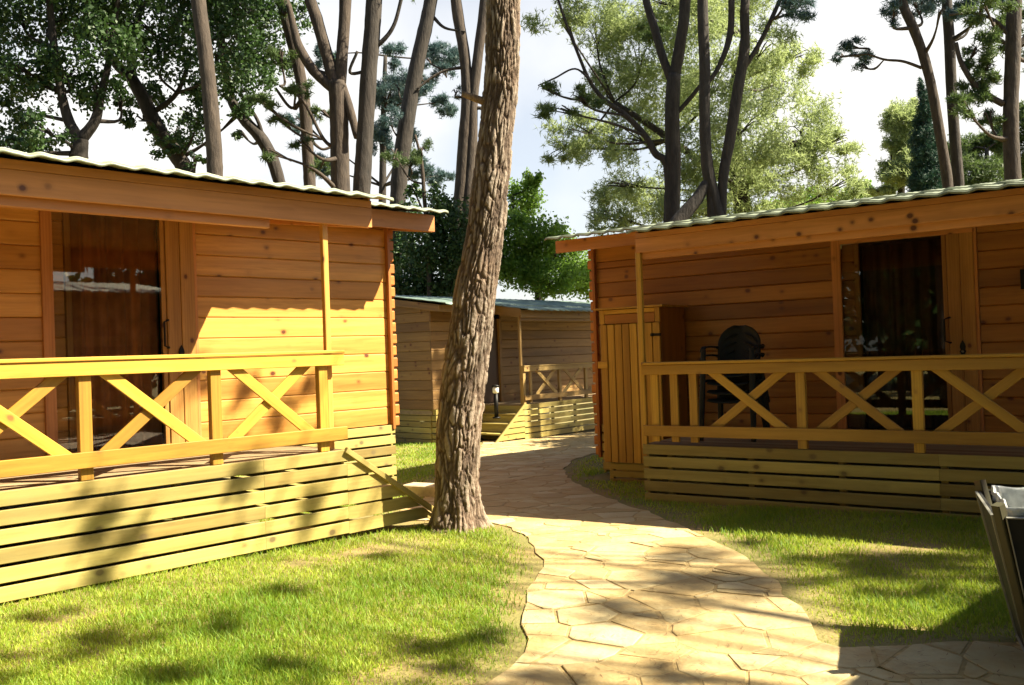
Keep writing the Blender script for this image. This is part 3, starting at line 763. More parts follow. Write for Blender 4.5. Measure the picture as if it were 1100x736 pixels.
TREE_N = [0]
def tree(name, label, cat, Y, stems, clumps, n, kind, size, mat, bmat, group='trees around the cabins', dy=1.2, twigs=True):
    """stems: list of pixel polylines [(x, y, width px)], first one reaching down to the ground; clumps: (x, y, rx px, ry px)"""
    TREE_N[0] += 1; g = random.Random(TREE_N[0]); s = Y / F
    base = at(stems[0][0][0], stems[0][0][1], Y); gnd = float(gz(Y))
    root = empty(name, (base[0], Y, gnd)); tag(root, label, cat, group)
    off = np.array([base[0], Y, gnd])
    def loc(x, y, dd=0): return at(x, y, Y + dd) - off
    b = MB(); ends = []
    for i, st in enumerate(stems):
        dd = 0 if i == 0 else g.uniform(-.3, .3)
        pts = [loc(x, y, dd * j / max(1, len(st) - 1)) for j, (x, y, w_) in enumerate(st)]; rad = [w_ * s / 2 for x, y, w_ in st]
        if i == 0 or (len(st[0]) > 2 and st[0][1] > 165 and st[0][2] >= 7):
            if pts[0][2] > .3:
                p0, p1 = pts[0], pts[1]; k = np.clip((p0 - p1)[:2] / max(.2, abs(p0[2] - p1[2])), -.5, .5)
                if i: k = k * 0 + (np.array([0, 0]) - p0[:2]) / p0[2] * .6
                low = []
                for f in (1, .8, .6, .4, .2):
                    d_ = p0[2] * f; low.append(np.array([p0[0] + k[0] * d_ * (1 - .45 * f), p0[1] + k[1] * d_ * (1 - .45 * f), p0[2] - d_ - (.15 if f == 1 else 0)]))
                pts = low + pts; rad = [rad[0] * (1 + .3 * f) for f in (1, .6, .35, .2, .1)] + rad
        limb(b, pts, rad, 12, 6); ends += list(zip(pts[1:], rad[1:]))
    b.build('trunk', bmat, root)
    if clumps:
        cl = []; tb = MB()
        for (x, y, rx, ry) in clumps:
            dd = g.uniform(-dy, dy); c = loc(x, y, dd); cl.append((c, (rx * s, (rx + ry) / 2 * s, ry * s)))
            if twigs and ends:
                e, r = min(ends, key=lambda q: np.linalg.norm(q[0] - c) + (2. if q[0][2] > c[2] else 0))
                mid = (e + c) / 2 + np.array([g.uniform(-.2, .2), g.uniform(-.2, .2), g.uniform(-.25, .1)])
                limb(tb, [e, mid, c, c + (c - mid) * .1], [min(r * .5, .06), .03, .014, .006], 6, 4)
                for _ in range(4):
                    q = c + np.array([g.uniform(-1, 1) * rx, g.uniform(-1, 1) * (rx + ry) / 2, g.uniform(-.7, .9) * ry]) * s * .5
                    limb(tb, [(mid + c) / 2, (c + q) / 2 + np.array([0, 0, .08]), q], [.02, .013, .005], 5, 3)
        if twigs and tb.v: tb.build('branches', bmat, root)
        V, T, tn, k = foliage(cl, int(n * 1.55), kind, size * .8, TREE_N[0]); mesh_np('crown', V, T, mat, root, {'tone': tn}, k=k)
    return root

# --- the big leaning pine beside the path
def hero_trunk():
    Y = 8.35
    prof = [(491, 572, 74), (491, 563, 62), (491, 548, 53), (491.5, 520, 49.5), (492, 490, 48), (493.5, 450, 49), (499, 400, 49), (506.5, 350, 47), (513.5, 300, 44), (521.5, 250, 41), (527, 200, 40.5),
            (531.5, 150, 39), (537, 100, 38), (540, 50, 37.5), (541.5, 0, 37), (543, -80, 36), (540, -200, 33), (548, -330, 29), (556, -480, 24), (552, -620, 18), (558, -760, 10)]
    pts = [at(x, y, Y) for x, y, w_ in prof]; rad = [w_ * Y / F / 2 for *_, w_ in prof]
    base = np.array([pts[0][0], Y, float(gz(Y))])
    root = empty('pine_tree', tuple(base)); tag(root, 'big leaning pine with rough furrowed bark standing at the bend of the path', 'tree', 'trees around the cabins')
    Pa, Ra = crom(pts[:15], rad[:15], 46); Pb, Rb = crom(pts[14:], rad[14:], 12); P, Rr = Pa + Pb[1:], Ra + Rb[1:]
    n = 200; V = []; T = []; tn = []
    l = 0
    for i, p in enumerate(P):
        if i: l += np.linalg.norm(p - P[i - 1])
        for k in range(n):
            a = 2 * math.pi * k / n; ca, sa = math.cos(a), math.sin(a); r = Rr[i]
            if l < .6: r *= 1 + .16 * (1 - l / .6) ** 2 * (math.sin(a * 5 + 1) + .5 * math.sin(a * 3))
            tw = l * .25
            q = Vector((ca * 4.2, sa * 4.2, l * 3.9 + tw)); wv = Vector((ca * 1.6, sa * 1.6, l * 2.6))
            q = q + Vector((noise.noise(wv), noise.noise(wv + Vector((9, 0, 0))), 1.1 * noise.noise(wv * .8 + Vector((0, 7, 0))))) * .75
            q = q + Vector((noise.noise(q * 3), noise.noise(q * 3 + Vector((4, 0, 0))), noise.noise(q * 3 + Vector((0, 4, 0))))) * .16
            dd, pp = noise.voronoi(q)
            cav = max(0, 1 - (dd[1] - dd[0]) / .30) ** 1.3; ph = noise.noise(pp[0] * 3.7)
            lf = max(0, 1 - abs(noise.noise(Vector((ca * 2.4, sa * 2.4, l * 1.5 + tw)))) * 5) ** 1.5      # long vertical clefts
            cav = max(cav, lf * .9)
            fine = noise.noise(Vector((ca * 14, sa * 14, l * 34))); big = noise.noise(Vector((ca * .8, sa * .8, l * 1.1)))
            r += -.021 * cav + .013 * ph + .0045 * fine + .016 * big
            V.append((p[0] - base[0] + ca * r, p[1] - base[1] + sa * r, p[2] - base[2])); tn.append(min(1, max(0, .86 - cav * .9 + .3 * fine + .5 * ph)))
    m = len(P)
    for i in range(m - 1):
        for k in range(n): T.append((i * n + k, i * n + (k + 1) % n, (i + 1) * n + (k + 1) % n, (i + 1) * n + k))
    mesh_np('trunk', V, T, M_bark_plates, root, {'tone': tn}, smooth=True, k=4)
    b = MB()
    top = np.array(pts[-1]) - base; L1 = np.array(pts[-4]) - base; L2 = np.array(pts[-3]) - base; cl = []
    for e, c in ((top, (-.6, .3, 1.0)), (L2, (1.7, .9, 1.2)), (L2, (-1.5, .5, 1.1)), (L1, (1.3, -1.2, 1.3)), (L1, (-1.2, 1.3, .9))):
        c = e + np.array(c); limb(b, [e, (e + c) / 2 + np.array([0, 0, -.15]), c], [.07, .05, .02], 7, 4); cl.append((c, (1.0, 1.0, .55)))
    b.build('branches', M_bark_hero, root)
    V, T, tn, k = foliage(cl, 3200, 'pine', .16, 99); mesh_np('crown', V, T, M_pine_g, root, {'tone': tn}, k=k)
    # broken branch stub
    b = MB(); a = np.array(at(528, 112, Y)) - base; limb(b, [a, a + np.array([-.16, -.05, .05]), a + np.array([-.27, -.06, .09])], [.045, .035, .028], 8, 3); b.build('branch_stub', M_bark_hero, root)
    a = np.array(at(505, 425, Y - .2)) - base
hero_trunk()

# --- left: dark broadleaf trees behind the cabin
tree('broadleaf_tree', 'dark broadleaf tree forking low just above the left cabin roof, furthest left', 'tree', 17,
     [[(84, 178, 19), (85, 165, 18), (86, 150, 17)], [(86, 152, 14), (74, 130, 11), (66, 100, 9), (58, 50, 8), (50, -30, 6)], [(87, 150, 13), (102, 130, 11), (108, 105, 9), (118, 60, 7), (128, -10, 5)]],
     [(20, 20, 46, 34), (75, 15, 50, 36), (115, 45, 38, 34), (20, 75, 40, 26), (70, 80, 32, 34), (15, 125, 30, 24), (105, 95, 28, 24), (45, 140, 26, 20), (28, 158, 32, 16), (-30, 60, 50, 50), (60, -60, 70, 60), (-20, -60, 70, 60), (130, -50, 60, 50), (130, 110, 14, 12)],
     17000, 'broad', .135, M_leaf_dark, M_bark)
tree('broadleaf_tree', 'dark leafy tree leaning left over the cabin roof between two straight trunks', 'tree', 19,
     [[(203, 190, 17), (192, 170, 18), (170, 140, 17), (155, 108, 15), (140, 82, 13)], [(141, 84, 11), (122, 66, 8), (108, 30, 7), (100, -30, 5)], [(143, 86, 10), (140, 50, 8), (150, 10, 7), (150, -60, 5)], [(163, 122, 6), (190, 100, 5), (205, 60, 4)]],
     [(150, 30, 42, 32), (180, 60, 32, 30), (110, 20, 34, 26), (190, 145, 26, 22), (178, 158, 20, 12), (160, 105, 22, 18), (200, 20, 40, 34), (240, 50, 38, 40), (265, 85, 30, 26), (262, 120, 14, 16), (230, 95, 24, 24), (215, 125, 22, 20), (255, 10, 40, 30), (180, -50, 70, 50), (250, -60, 60, 50), (150, 130, 16, 12), (210, 172, 10, 8)],
     15000, 'broad', .135, M_leaf_dark, M_bark)
tree('broadleaf_tree', 'dark leaning tree with a bare curved trunk right of the pale straight trunk', 'tree', 21,
     [[(300, 195, 13), (292, 170, 14), (280, 148, 13), (262, 128, 12), (248, 105, 10), (240, 60, 9), (232, 0, 8)], [(283, 150, 5), (276, 128, 4), (258, 100, 3)]],
     [(285, 30, 36, 30), (300, 70, 20, 18), (275, 60, 26, 20), (320, 20, 22, 18), (250, -10, 50, 34), (260, 145, 8, 9), (285, 88, 14, 8)],
     4200, 'broad', .13, M_leaf_dark, M_bark)
tree('pine_tree', 'tall straight pine with a pale brown trunk behind the left cabin roof', 'tree', 15,
     [[(231, 190, 17), (230, 160, 17), (226, 110, 16.5), (221, 60, 16), (213, 0, 16), (205, -90, 15), (200, -200, 12), (198, -300, 8)]],
     [(180, -260, 70, 30), (240, -300, 70, 34), (200, -350, 60, 34)], 3500, 'pine', .16, M_pine_g, M_bark_red)
tree('pine_tree', 'slim pine with reddish upper bark, left of the forked trunk', 'tree', 20,
     [[(333, 202, 13), (331, 170, 13), (327, 110, 12.5), (318, 60, 13), (306, 10, 14), (298, -40, 13), (290, -150, 10), (285, -240, 6)], [(326, 105, 5), (313, 116, 3.5), (296, 95, 3)], [(331, 148, 4), (345, 160, 3), (356, 158, 3)]],
     [(255, -150, 60, 30), (310, -210, 60, 34), (285, -270, 60, 34)], 3500, 'pine', .16, M_pine_g, M_bark_red)
tree('pine_tree', 'thick forked pine with three limbs spreading above the left cabin', 'tree', 18,
     [[(366, 208, 21), (365, 170, 20), (364, 120, 20), (362, 88, 20)], [(361, 92, 15), (350, 55, 13), (340, 20, 13), (328, -20, 12), (312, -120, 9)], [(365, 90, 14), (368, 50, 13), (371, 0, 13), (372, -110, 10), (374, -220, 6)], [(358, 95, 12), (337, 76, 11), (322, 52, 10), (316, 32, 8), (310, 5, 6)],
      [(367, 88, 8), (376, 118, 9), (384, 148, 8)], [(364, 160, 5), (348, 150, 4), (325, 108, 3), (300, 92, 2.5)]],
     [(300, 8, 12, 8), (320, -110, 70, 34), (385, -200, 70, 34), (340, -230, 60, 34), (318, 96, 16, 10), (300, 130, 14, 8), (345, 180, 14, 8), (282, 112, 22, 9), (345, 122, 14, 7), (322, 152, 12, 6), (300, 60, 16, 9), (290, 165, 12, 6), (352, 66, 9, 7)], 4600, 'pine', .16, M_pine_g, M_bark_red)
tree('pine_tree', 'straight grey pine trunk with a cut branch mark, beside the forked pine', 'tree', 17,
     [[(388, 212, 19), (390, 180, 19), (393, 130, 18), (396, 80, 18), (400, 30, 18), (403, -20, 17.5), (410, -140, 14), (414, -250, 8)], [(397, 55, 6), (413, 42, 5), (424, 25, 4), (432, -5, 4)], [(396, 76, 4), (376, 78, 3.5), (384, 55, 3)]],
     [(440, -30, 40, 20), (380, -210, 70, 34), (440, -220, 60, 34), (414, -290, 60, 30)], 3000, 'pine', .16, M_pine_g, M_bark)
tree('pine_tree', 'dark pine trunk leaning right against the bright sky, left of the big pine', 'tree', 29,
     [[(427, 222, 17), (429, 190, 18), (434, 150, 18), (441, 105, 17), (450, 60, 16), (459, 20, 15), (466, -20, 14), (485, -140, 11), (500, -240, 7)], [(465, 18, 4), (478, 30, 3), (500, 34, 2)]],
     [(428, 90, 22, 18), (418, 130, 18, 16), (440, 120, 12, 14), (500, -210, 70, 34), (450, -260, 60, 34)], 3200, 'pine', .16, M_pine_b, M_bark)
tree('pine_tree', 'pair of dark pine stems rising close together just left of the big pine', 'tree', 29,
     [[(483, 312, 15), (488, 260, 14), (495, 205, 14), (499, 150, 14), (502, 105, 13), (499, 60, 12), (491, 10, 12), (484, -60, 11), (478, -200, 8)], [(498, 262, 12), (503, 205, 12), (507, 150, 12), (508, 110, 11), (514, 55, 11), (521, 0, 11), (530, -120, 9), (534, -220, 6)],
      [(504, 122, 5), (514, 116, 4), (525, 121, 3)], [(500, 72, 4), (478, 76, 3), (460, 86, 2.5), (448, 96, 2)]],
     [(462, 66, 24, 10), (478, 80, 16, 10), (450, 86, 20, 12), (490, 100, 12, 8), (460, -190, 70, 34), (520, -230, 70, 34)], 3400, 'pine', .16, M_pine_b, M_bark_red)
tree('sapling', 'thin pale bare sapling in front of the dark bushes left of the big pine', 'tree', 26.5,
     [[(461, 310, 5), (460, 260, 5), (456, 215, 4.5), (453, 175, 3.5), (446, 145, 2.5)], [(455, 198, 2.5), (440, 192, 2), (426, 170, 1.5)]],
     [(452, 160, 14, 12), (440, 178, 12, 10), (425, 165, 16, 12)], 700, 'pine', .12, M_pine_g, M_bark_red)

tree('pine_tree', 'far pale pine showing in loose tufts between the bare trunks left of the big pine', 'tree', 36,
     [[(410, 260, 9), (411, 200, 8), (412, 120, 6), (414, 60, 4)]],
     [(420, 100, 22, 20), (432, 140, 16, 16), (408, 150, 14, 18), (470, 60, 24, 14), (455, 92, 18, 12), (480, 110, 14, 14), (445, 180, 18, 14), (470, 190, 14, 12), (425, 60, 14, 12), (345, 180, 16, 12), (350, 60, 12, 14), (320, 130, 14, 12)],
     5200, 'pine', .24, M_pine_b, M_bark, dy=1)

# --- bushes behind the far cabin
tree('broadleaf_bush', 'dark green bush behind the far cabin, left of the big pine', 'bush', 27.5,
     [[(462, 350, 10), (462, 310, 8), (460, 280, 6)]],
     [(440, 300, 24, 26), (455, 260, 22, 26), (470, 225, 18, 20), (440, 235, 16, 18), (476, 290, 24, 28), (445, 205, 10, 10), (495, 250, 24, 30), (430, 270, 16, 24), (455, 320, 40, 16)],
     11000, 'broad', .17, M_leaf_dark, M_bark, group='bushes behind the far cabin')
tree('broadleaf_bush', 'bright green leafy bush behind the far cabin, right of the big pine', 'bush', 28.5,
     [[(580, 350, 10), (578, 310, 8), (575, 270, 6)], [(577, 300, 5), (600, 270, 4)], [(577, 300, 5), (556, 250, 4), (550, 210, 3)]],
     [(560, 215, 20, 22), (553, 250, 24, 24), (585, 255, 26, 22), (605, 272, 24, 20), (625, 292, 22, 20), (560, 290, 30, 22), (595, 300, 30, 20), (572, 190, 12, 12), (548, 280, 20, 20), (640, 305, 20, 16)],
     14000, 'broad', .16, M_leaf_mid, M_bark, group='bushes behind the far cabin')

# --- right: pines behind the right cabin
tree('pine_tree', 'broad bushy pine with sunlit yellow green needles in the distance behind the right cabin', 'tree', 25,
     [[(800, 290, 22), (798, 230, 20), (790, 160, 16), (790, 90, 12), (800, 40, 8)], [(796, 200, 10), (840, 160, 8), (880, 150, 5)], [(795, 210, 10), (720, 150, 8), (660, 110, 5)]],
     [(690, 60, 60, 44), (640, 30, 44, 30), (655, 90, 40, 30), (620, 140, 36, 22), (635, 160, 30, 22), (680, 150, 40, 36), (720, 110, 44, 40), (690, 210, 44, 30), (660, 200, 28, 24), (650, 235, 34, 18),
      (740, 30, 50, 40), (770, 90, 46, 44), (800, 140, 46, 40), (835, 90, 40, 36), (860, 140, 42, 34), (885, 170, 36, 30), (840, 190, 50, 34), (790, 210, 50, 30), (905, 200, 26, 24), (860, 60, 26, 20), (820, 50, 34, 26), (745, 170, 40, 36), (740, 225, 40, 22), (600, 20, 30, 18), (700, 0, 60, 34), (780, 0, 60, 34), (905, 152, 18, 14), (600, 165, 22, 12)],
     21000, 'pine', .19, M_pine_y, M_bark, dy=2.2)
tree('pine_tree', 'dark three-stemmed pine with a long drooping side branch behind the right cabin', 'tree', 22,
     [[(721, 250, 18), (722, 215, 17), (723, 170, 17), (722, 120, 16), (724, 80, 15)], [(723, 90, 10), (712, 62, 9), (703, 30, 9), (693, -5, 8), (680, -90, 6)], [(724, 85, 13), (731, 45, 12), (736, 0, 12), (738, -120, 9), (742, -230, 5)], [(716, 178, 8), (704, 165, 8), (693, 146, 7), (672, 124, 6), (650, 108, 5.5), (634, 88, 4), (621, 58, 3.5), (608, 25, 3), (598, -5, 3)],
      [(724, 125, 5), (742, 105, 5), (752, 92, 4)], [(636, 88, 3), (618, 74, 2), (596, 84, 2), (578, 92, 1.5)]],
     [(600, 120, 26, 9), (585, 96, 18, 6), (622, 108, 20, 12), (690, -170, 80, 36), (750, -240, 70, 36), (720, -60, 40, 20), (700, 30, 20, 12)], 3800, 'pine', .19, M_pine_g, M_bark)
tree('pine_tree', 'pair of bare dark pine stems curving up from the right cabin roof', 'tree', 20,
     [[(776, 250, 15), (768, 215, 13), (760, 180, 13), (757, 130, 12), (757, 70, 12), (755, 20, 12), (754, -60, 11), (752, -200, 7)], [(776, 232, 9), (777, 190, 11), (784, 150, 12), (792, 100, 12), (800, 50, 11), (800, 10, 10), (806, -80, 9), (812, -200, 5)],
      [(796, 78, 6), (814, 50, 5), (828, 22, 5), (842, -10, 4)], [(758, 92, 5), (772, 72, 5), (784, 38, 7), (786, -5, 7), (788, -90, 6)], [(762, 198, 10), (748, 215, 14), (730, 236, 16), (720, 250, 17)]],
     [(858, 8, 22, 14), (850, -10, 30, 16), (760, -200, 80, 36), (830, -170, 70, 36), (880, -60, 40, 24)], 3600, 'pine', .18, M_pine_b, M_bark)
tree('pine_tree', 'slender pine leaning left with a blue green branch reaching over the gap of sky', 'tree', 21,
     [[(1019, 215, 11), (1017, 190, 11), (1009, 140, 10.5), (1001, 95, 10), (992, 60, 10), (981, 30, 10), (967, -5, 9.5), (945, -100, 8), (930, -200, 5)], [(990, 73, 3.5), (970, 66, 3), (950, 64, 2.5), (932, 58, 2)]],
     [(915, 52, 20, 12), (925, 62, 14, 8), (902, 62, 10, 6), (925, 72, 8, 5), (960, 14, 14, 14), (985, 8, 30, 16), (1010, 14, 20, 12), (950, -170, 70, 36), (900, -200, 60, 30), (970, -30, 50, 26)], 3800, 'pine', .17, M_pine_b, M_bark_red)
tree('pine_tree', 'slim upright pine trunk crossing the leaning one above the right cabin roof', 'tree', 22,
     [[(1031, 215, 11), (1029, 190, 11.5), (1025, 140, 11), (1022, 95, 11), (1020, 45, 11), (1017, 0, 10.5), (1012, -110, 8), (1010, -220, 5)]],
     [(1040, -180, 70, 36), (990, -220, 60, 34), (1045, 16, 20, 14), (1060, 4, 30, 14)], 3000, 'pine', .17, M_pine_b, M_bark)
tree('pine_tree', 'stout pine at the right edge with a curved side branch and green clumps', 'tree', 19,
     [[(1089, 220, 17), (1088, 190, 16.5), (1086, 150, 16), (1086, 110, 15), (1088, 60, 15.5), (1089, 20, 15), (1092, -30, 14), (1100, -140, 11), (1104, -240, 7)], [(1078, 112, 7), (1062, 103, 7), (1045, 88, 6), (1032, 66, 5), (1027, 46, 4)], [(1086, 40, 5), (1068, 22, 4), (1044, 14, 3), (1020, 16, 2.5)], [(1093, 50, 6), (1104, 35, 5), (1116, 0, 4)]],
     [(1050, 55, 22, 18), (1045, 95, 20, 16), (1060, 75, 20, 16), (1070, 45, 18, 18), (1035, 115, 18, 12), (1100, 20, 24, 22), (1108, 60, 16, 20), (1060, 125, 16, 10), (1090, -200, 80, 36), (1140, -150, 60, 40), (1060, 10, 30, 12)], 5600, 'pine', .17, M_pine_g, M_bark_red)
tree('cypress_tree', 'dark narrow cypress behind the crossing pine trunks', 'tree', 30,
     [[(993, 260, 8), (993, 200, 7), (993, 110, 3)]],
     [(993, 100, 5, 18), (993, 122, 9, 20), (994, 145, 13, 22), (994, 170, 15, 24), (994, 195, 17, 24), (994, 215, 17, 24)], 9000, 'pine', .16, M_cyp, M_bark, twigs=False, dy=.05)
tree('pine_tree', 'pale green pine left of the narrow cypress, low over the right cabin roof', 'tree', 33,
     [[(968, 260, 9), (968, 190, 7), (966, 140, 4)]],
     [(968, 130, 18, 18), (962, 150, 14, 14), (975, 160, 18, 18), (965, 185, 22, 14), (945, 207, 16, 8), (980, 180, 14, 20), (980, 120, 10, 12)], 6000, 'pine', .22, M_pine_y, M_bark, dy=.8)
tree('pine_tree', 'dark green bushy pine behind the stout trunk at the right edge', 'tree', 31,
     [[(1060, 260, 9), (1060, 200, 7), (1060, 160, 4)]],
     [(1040, 165, 26, 20), (1070, 150, 20, 16), (1050, 190, 30, 20), (1015, 190, 20, 18), (1100, 170, 26, 24), (1120, 130, 30, 30)], 7500, 'pine', .22, M_pine_g, M_bark, dy=1)
tree('broadleaf_bush', 'yellow green shrub peeping over the middle of the right cabin roof', 'bush', 36,
     [[(880, 260, 9), (880, 230, 7)]], [(880, 215, 30, 12), (930, 205, 16, 10), (850, 225, 30, 12), (955, 205, 12, 8)], 3500, 'broad', .2, M_leaf_mid, M_bark, group='bushes behind the right cabin')

# ------------------------------------------------------------------ what stands just out of the picture on the right and throws the shade
def shade_cabin():
    d = np.array([-.71, -.70]); O = np.array([6.62, 5.78]); rz = math.atan2(d[1], d[0])
    rt = empty('timber_cabin', (O[0], O[1], 0), rz); tag(rt, 'timber cabin just outside the picture on the right', 'cabin', 'timber cabins along the path')
    zf = lambda y: 3.05 + .147 * (y if y < 3 else 6 - y)
    b = MB(); plank_wall(b, .3, 4.6, 1.5, .7, 3.2); plank_wall(b, .3, 4.6, 4.5, .7, 3.2); end_wall(b, .3, 1.55, 4.5, .7, zf); end_wall(b, 4.55, 1.55, 4.5, .7, zf); b.build('wall', M_wall, rt)
    wavy_roof(rt, 'roof', 0, 5.0, -.02, 3, zf, M_roof); wavy_roof(rt, 'back_roof', 0, 5.0, 3.002, 6, zf, M_roof)
    b = MB()
    for u in (.3, 4.5): b.box(u, u + .08, .3, .38, 0, 3.0, along=2)
    b.build('porch_post', M_rail, rt)
    skirting(rt, .2, 4.7, .5, .7, 6, .125, O, rz)
shade_cabin()
def off_tree(x, y, h, cl, n, label):
    root = empty('pine_tree', (x, y, 0)); tag(root, label, 'tree', 'trees around the cabins'); b = MB()
    limb(b, [(0, 0, -.1), (.05, .05, h * .5), (-.1, .1, h)], [.17, .12, .04], 10, 5)
    L = []
    for (a, c, e, r) in cl:
        limb(b, [(0, .05, min(e, h) - .8), (a / 2, c / 2, e - .2), (a, c, e)], [.035, .022, .008], 6, 4); L.append(((a, c, e), (r, r, r * .6)))
    b.build('trunk', M_bark, root); V, T, tn, k = foliage(L, n, 'pine', .2 if n < 5000 else .36, int(abs(x) * 10)); mesh_np('crown', V, T, M_pine_g, root, {'tone': tn}, k=k)
def over(px, py, z):                                  # where a bough must hang to shade the ground seen at (px, py)
    p = onground(px, py); t = z / sv.z; return (p[0] + sv.x * t, p[1] + sv.y * t, z)
bough_a = [(30, 708, 8, .5), (115, 695, 9, .34), (235, 672, 7.2, .28), (200, 726, 8, .36), (55, 664, 8, .22), (450, 712, 8, .4), (528, 692, 9, .26), (340, 722, 8, .3), (480, 735, 8, .3),
           (610, 732, 8.4, .2), (700, 728, 8, .22), (300, 640, 8.5, .16)]
wall_spots = [(262, 345, 9.2), (318, 350, 9.6), (372, 372, 10.1), (395, 415, 10.3), (300, 430, 9.5), (345, 400, 9.9), (60, 600, 6.4)]
bough_b = [(900, 612, 8, .34), (965, 606, 9, .42), (1025, 614, 8.4, .42), (850, 598, 8, .24), (935, 640, 9, .24), (1005, 648, 8.2, .4), (800, 585, 8.6, .14), (80, 628, 7.6, .2), (182, 600, 8, .14), (300, 588, 9, .13), (405, 598, 7.4, .13),
           (960, 575, 9, .22), (1050, 580, 9, .3), (1060, 560, 8.4, .3), (900, 558, 8.4, .2)]
for (tx, ty, h, bl, lb) in ((13.2, 4.3, 12.5, bough_b, 'tall pine outside the picture at right whose boughs dapple the right lawn'), (13.0, .8, 12, bough_a, 'second tall pine outside the picture at right whose boughs dapple the left lawn')):
    cl = [(q[0] - tx, q[1] - ty, q[2], r * .85) for (px, py, z, r) in bl for q in [over(px, py, z)]]
    if ty < 2:
        for (px, py, Y) in wall_spots:
            q = at(px, py, Y) + np.array(sv) * 10.5; cl.append((q[0] - tx, q[1] - ty, q[2], .17))
    off_tree(tx, ty, h, cl + [(0, 0, h, 1.), (1, .6, h - .8, .8), (1.2, -.8, h - 1.2, .8)], int(260 * sum(c[3] ** 2 for c in cl)) + 700, lb)
def round_tree(x, y, h, r, n, label, leaf=.42):
    g = random.Random(int(x * 13 + y * 7)); root = empty('broadleaf_tree', (x, y, 0)); tag(root, label, 'tree', 'trees around the cabins'); b = MB()
    limb(b, [(0, 0, -.1), (.1, .05, h * .35), (-.1, .1, h * .7)], [.28, .2, .08], 10, 5); L = []
    for k in range(11):
        a = k * 2.4; q = g.uniform(.25, .75) * r; c = (math.cos(a) * q, math.sin(a) * q, h * g.uniform(.14, .92)); limb(b, [(0, .05, c[2] * .6), (c[0] * .5, c[1] * .5, c[2] * .85), c], [.09, .06, .02], 6, 4); L.append((c, (r * .52, r * .52, r * .42)))
    b.build('trunk', M_bark, root); V, T, tn, k = foliage(L, n, 'broad', leaf, int(abs(x) * 10)); mesh_np('crown', V, T, M_leaf_dark, root, {'tone': tn}, k=k)
for x, y, h, r, lb in ((-13.5, -5.5, 12, 4.2, 'behind the viewer at the far left corner'), (-11, -10, 13, 4.4, 'behind the viewer in the second row'), (-4.5, -5.5, 10, 3.4, 'behind the viewer, nearest of the row'), (-9.5, -2.5, 11, 3.8, 'behind the viewer, left end of the row'), (-7, -7.5, 12, 4.2, 'behind the viewer far left'), (-1, -10, 11, 4, 'behind the viewer, left of the middle'), (4, -9, 11, 4, 'behind the viewer, right of the middle'), (10, -5.5, 9, 3.6, 'behind the cabin outside the picture'),
                       (16, 1.5, 9, 3.6, 'beyond the cabin outside the picture'), (15.5, 9, 9, 3.6, 'beside the right cabin, outside the picture'), (-11.5, 2.5, 10, 3.6, 'beside the left cabin, outside the picture')):
    round_tree(x, y, h, r, 6500, 'dense leafy tree added to block skylight, ' + lb)  # unseen trees added as a screen against skylight

round_tree(4.7, 18.4, 3.7, 1.7, 15000, 'added shade tree hidden behind the left half of the right cabin', .17)  # this and the next: unseen trees added to shade the far cabin
round_tree(6.6, 19.6, 4.0, 1.9, 15000, 'added shade tree hidden behind the right half of the right cabin', .17)
# unseen pines added over the viewer to block skylight from the zenith
off_tree(-4.6, .6, 12, [(-3.5, -2, 9.5, 1.9), (-2, 1.5, 10, 2.), (1, -1.5, 10.5, 2.), (1.5, 2.5, 9.6, 2.), (0, 5, 10.2, 1.9), (3.2, 4.5, 10, 1.8), (3.4, .6, 10.8, 2.), (-2.5, 5, 9.8, 1.8), (2.6, -3.6, 10, 2.), (.6, 8.2, 10.6, 1.7), (4.2, 7.4, 10.8, 1.6)], 8500, 'umbrella pine added left of the viewer to block skylight, crown above the picture')
off_tree(3.2, -2.2, 12.5, [(-1.2, 1.5, 11, 1.7), (-1.4, 4.6, 11.4, 1.7), (-1.8, 7.6, 11.2, 1.6), (0, -2, 10.6, 2.), (2.4, -1.6, 10.8, 2.), (-3, -2.5, 10.6, 1.9), (-2.4, 10.4, 11.6, 1.5)], 5500, 'umbrella pine added behind the viewer at right to block skylight, above the picture')

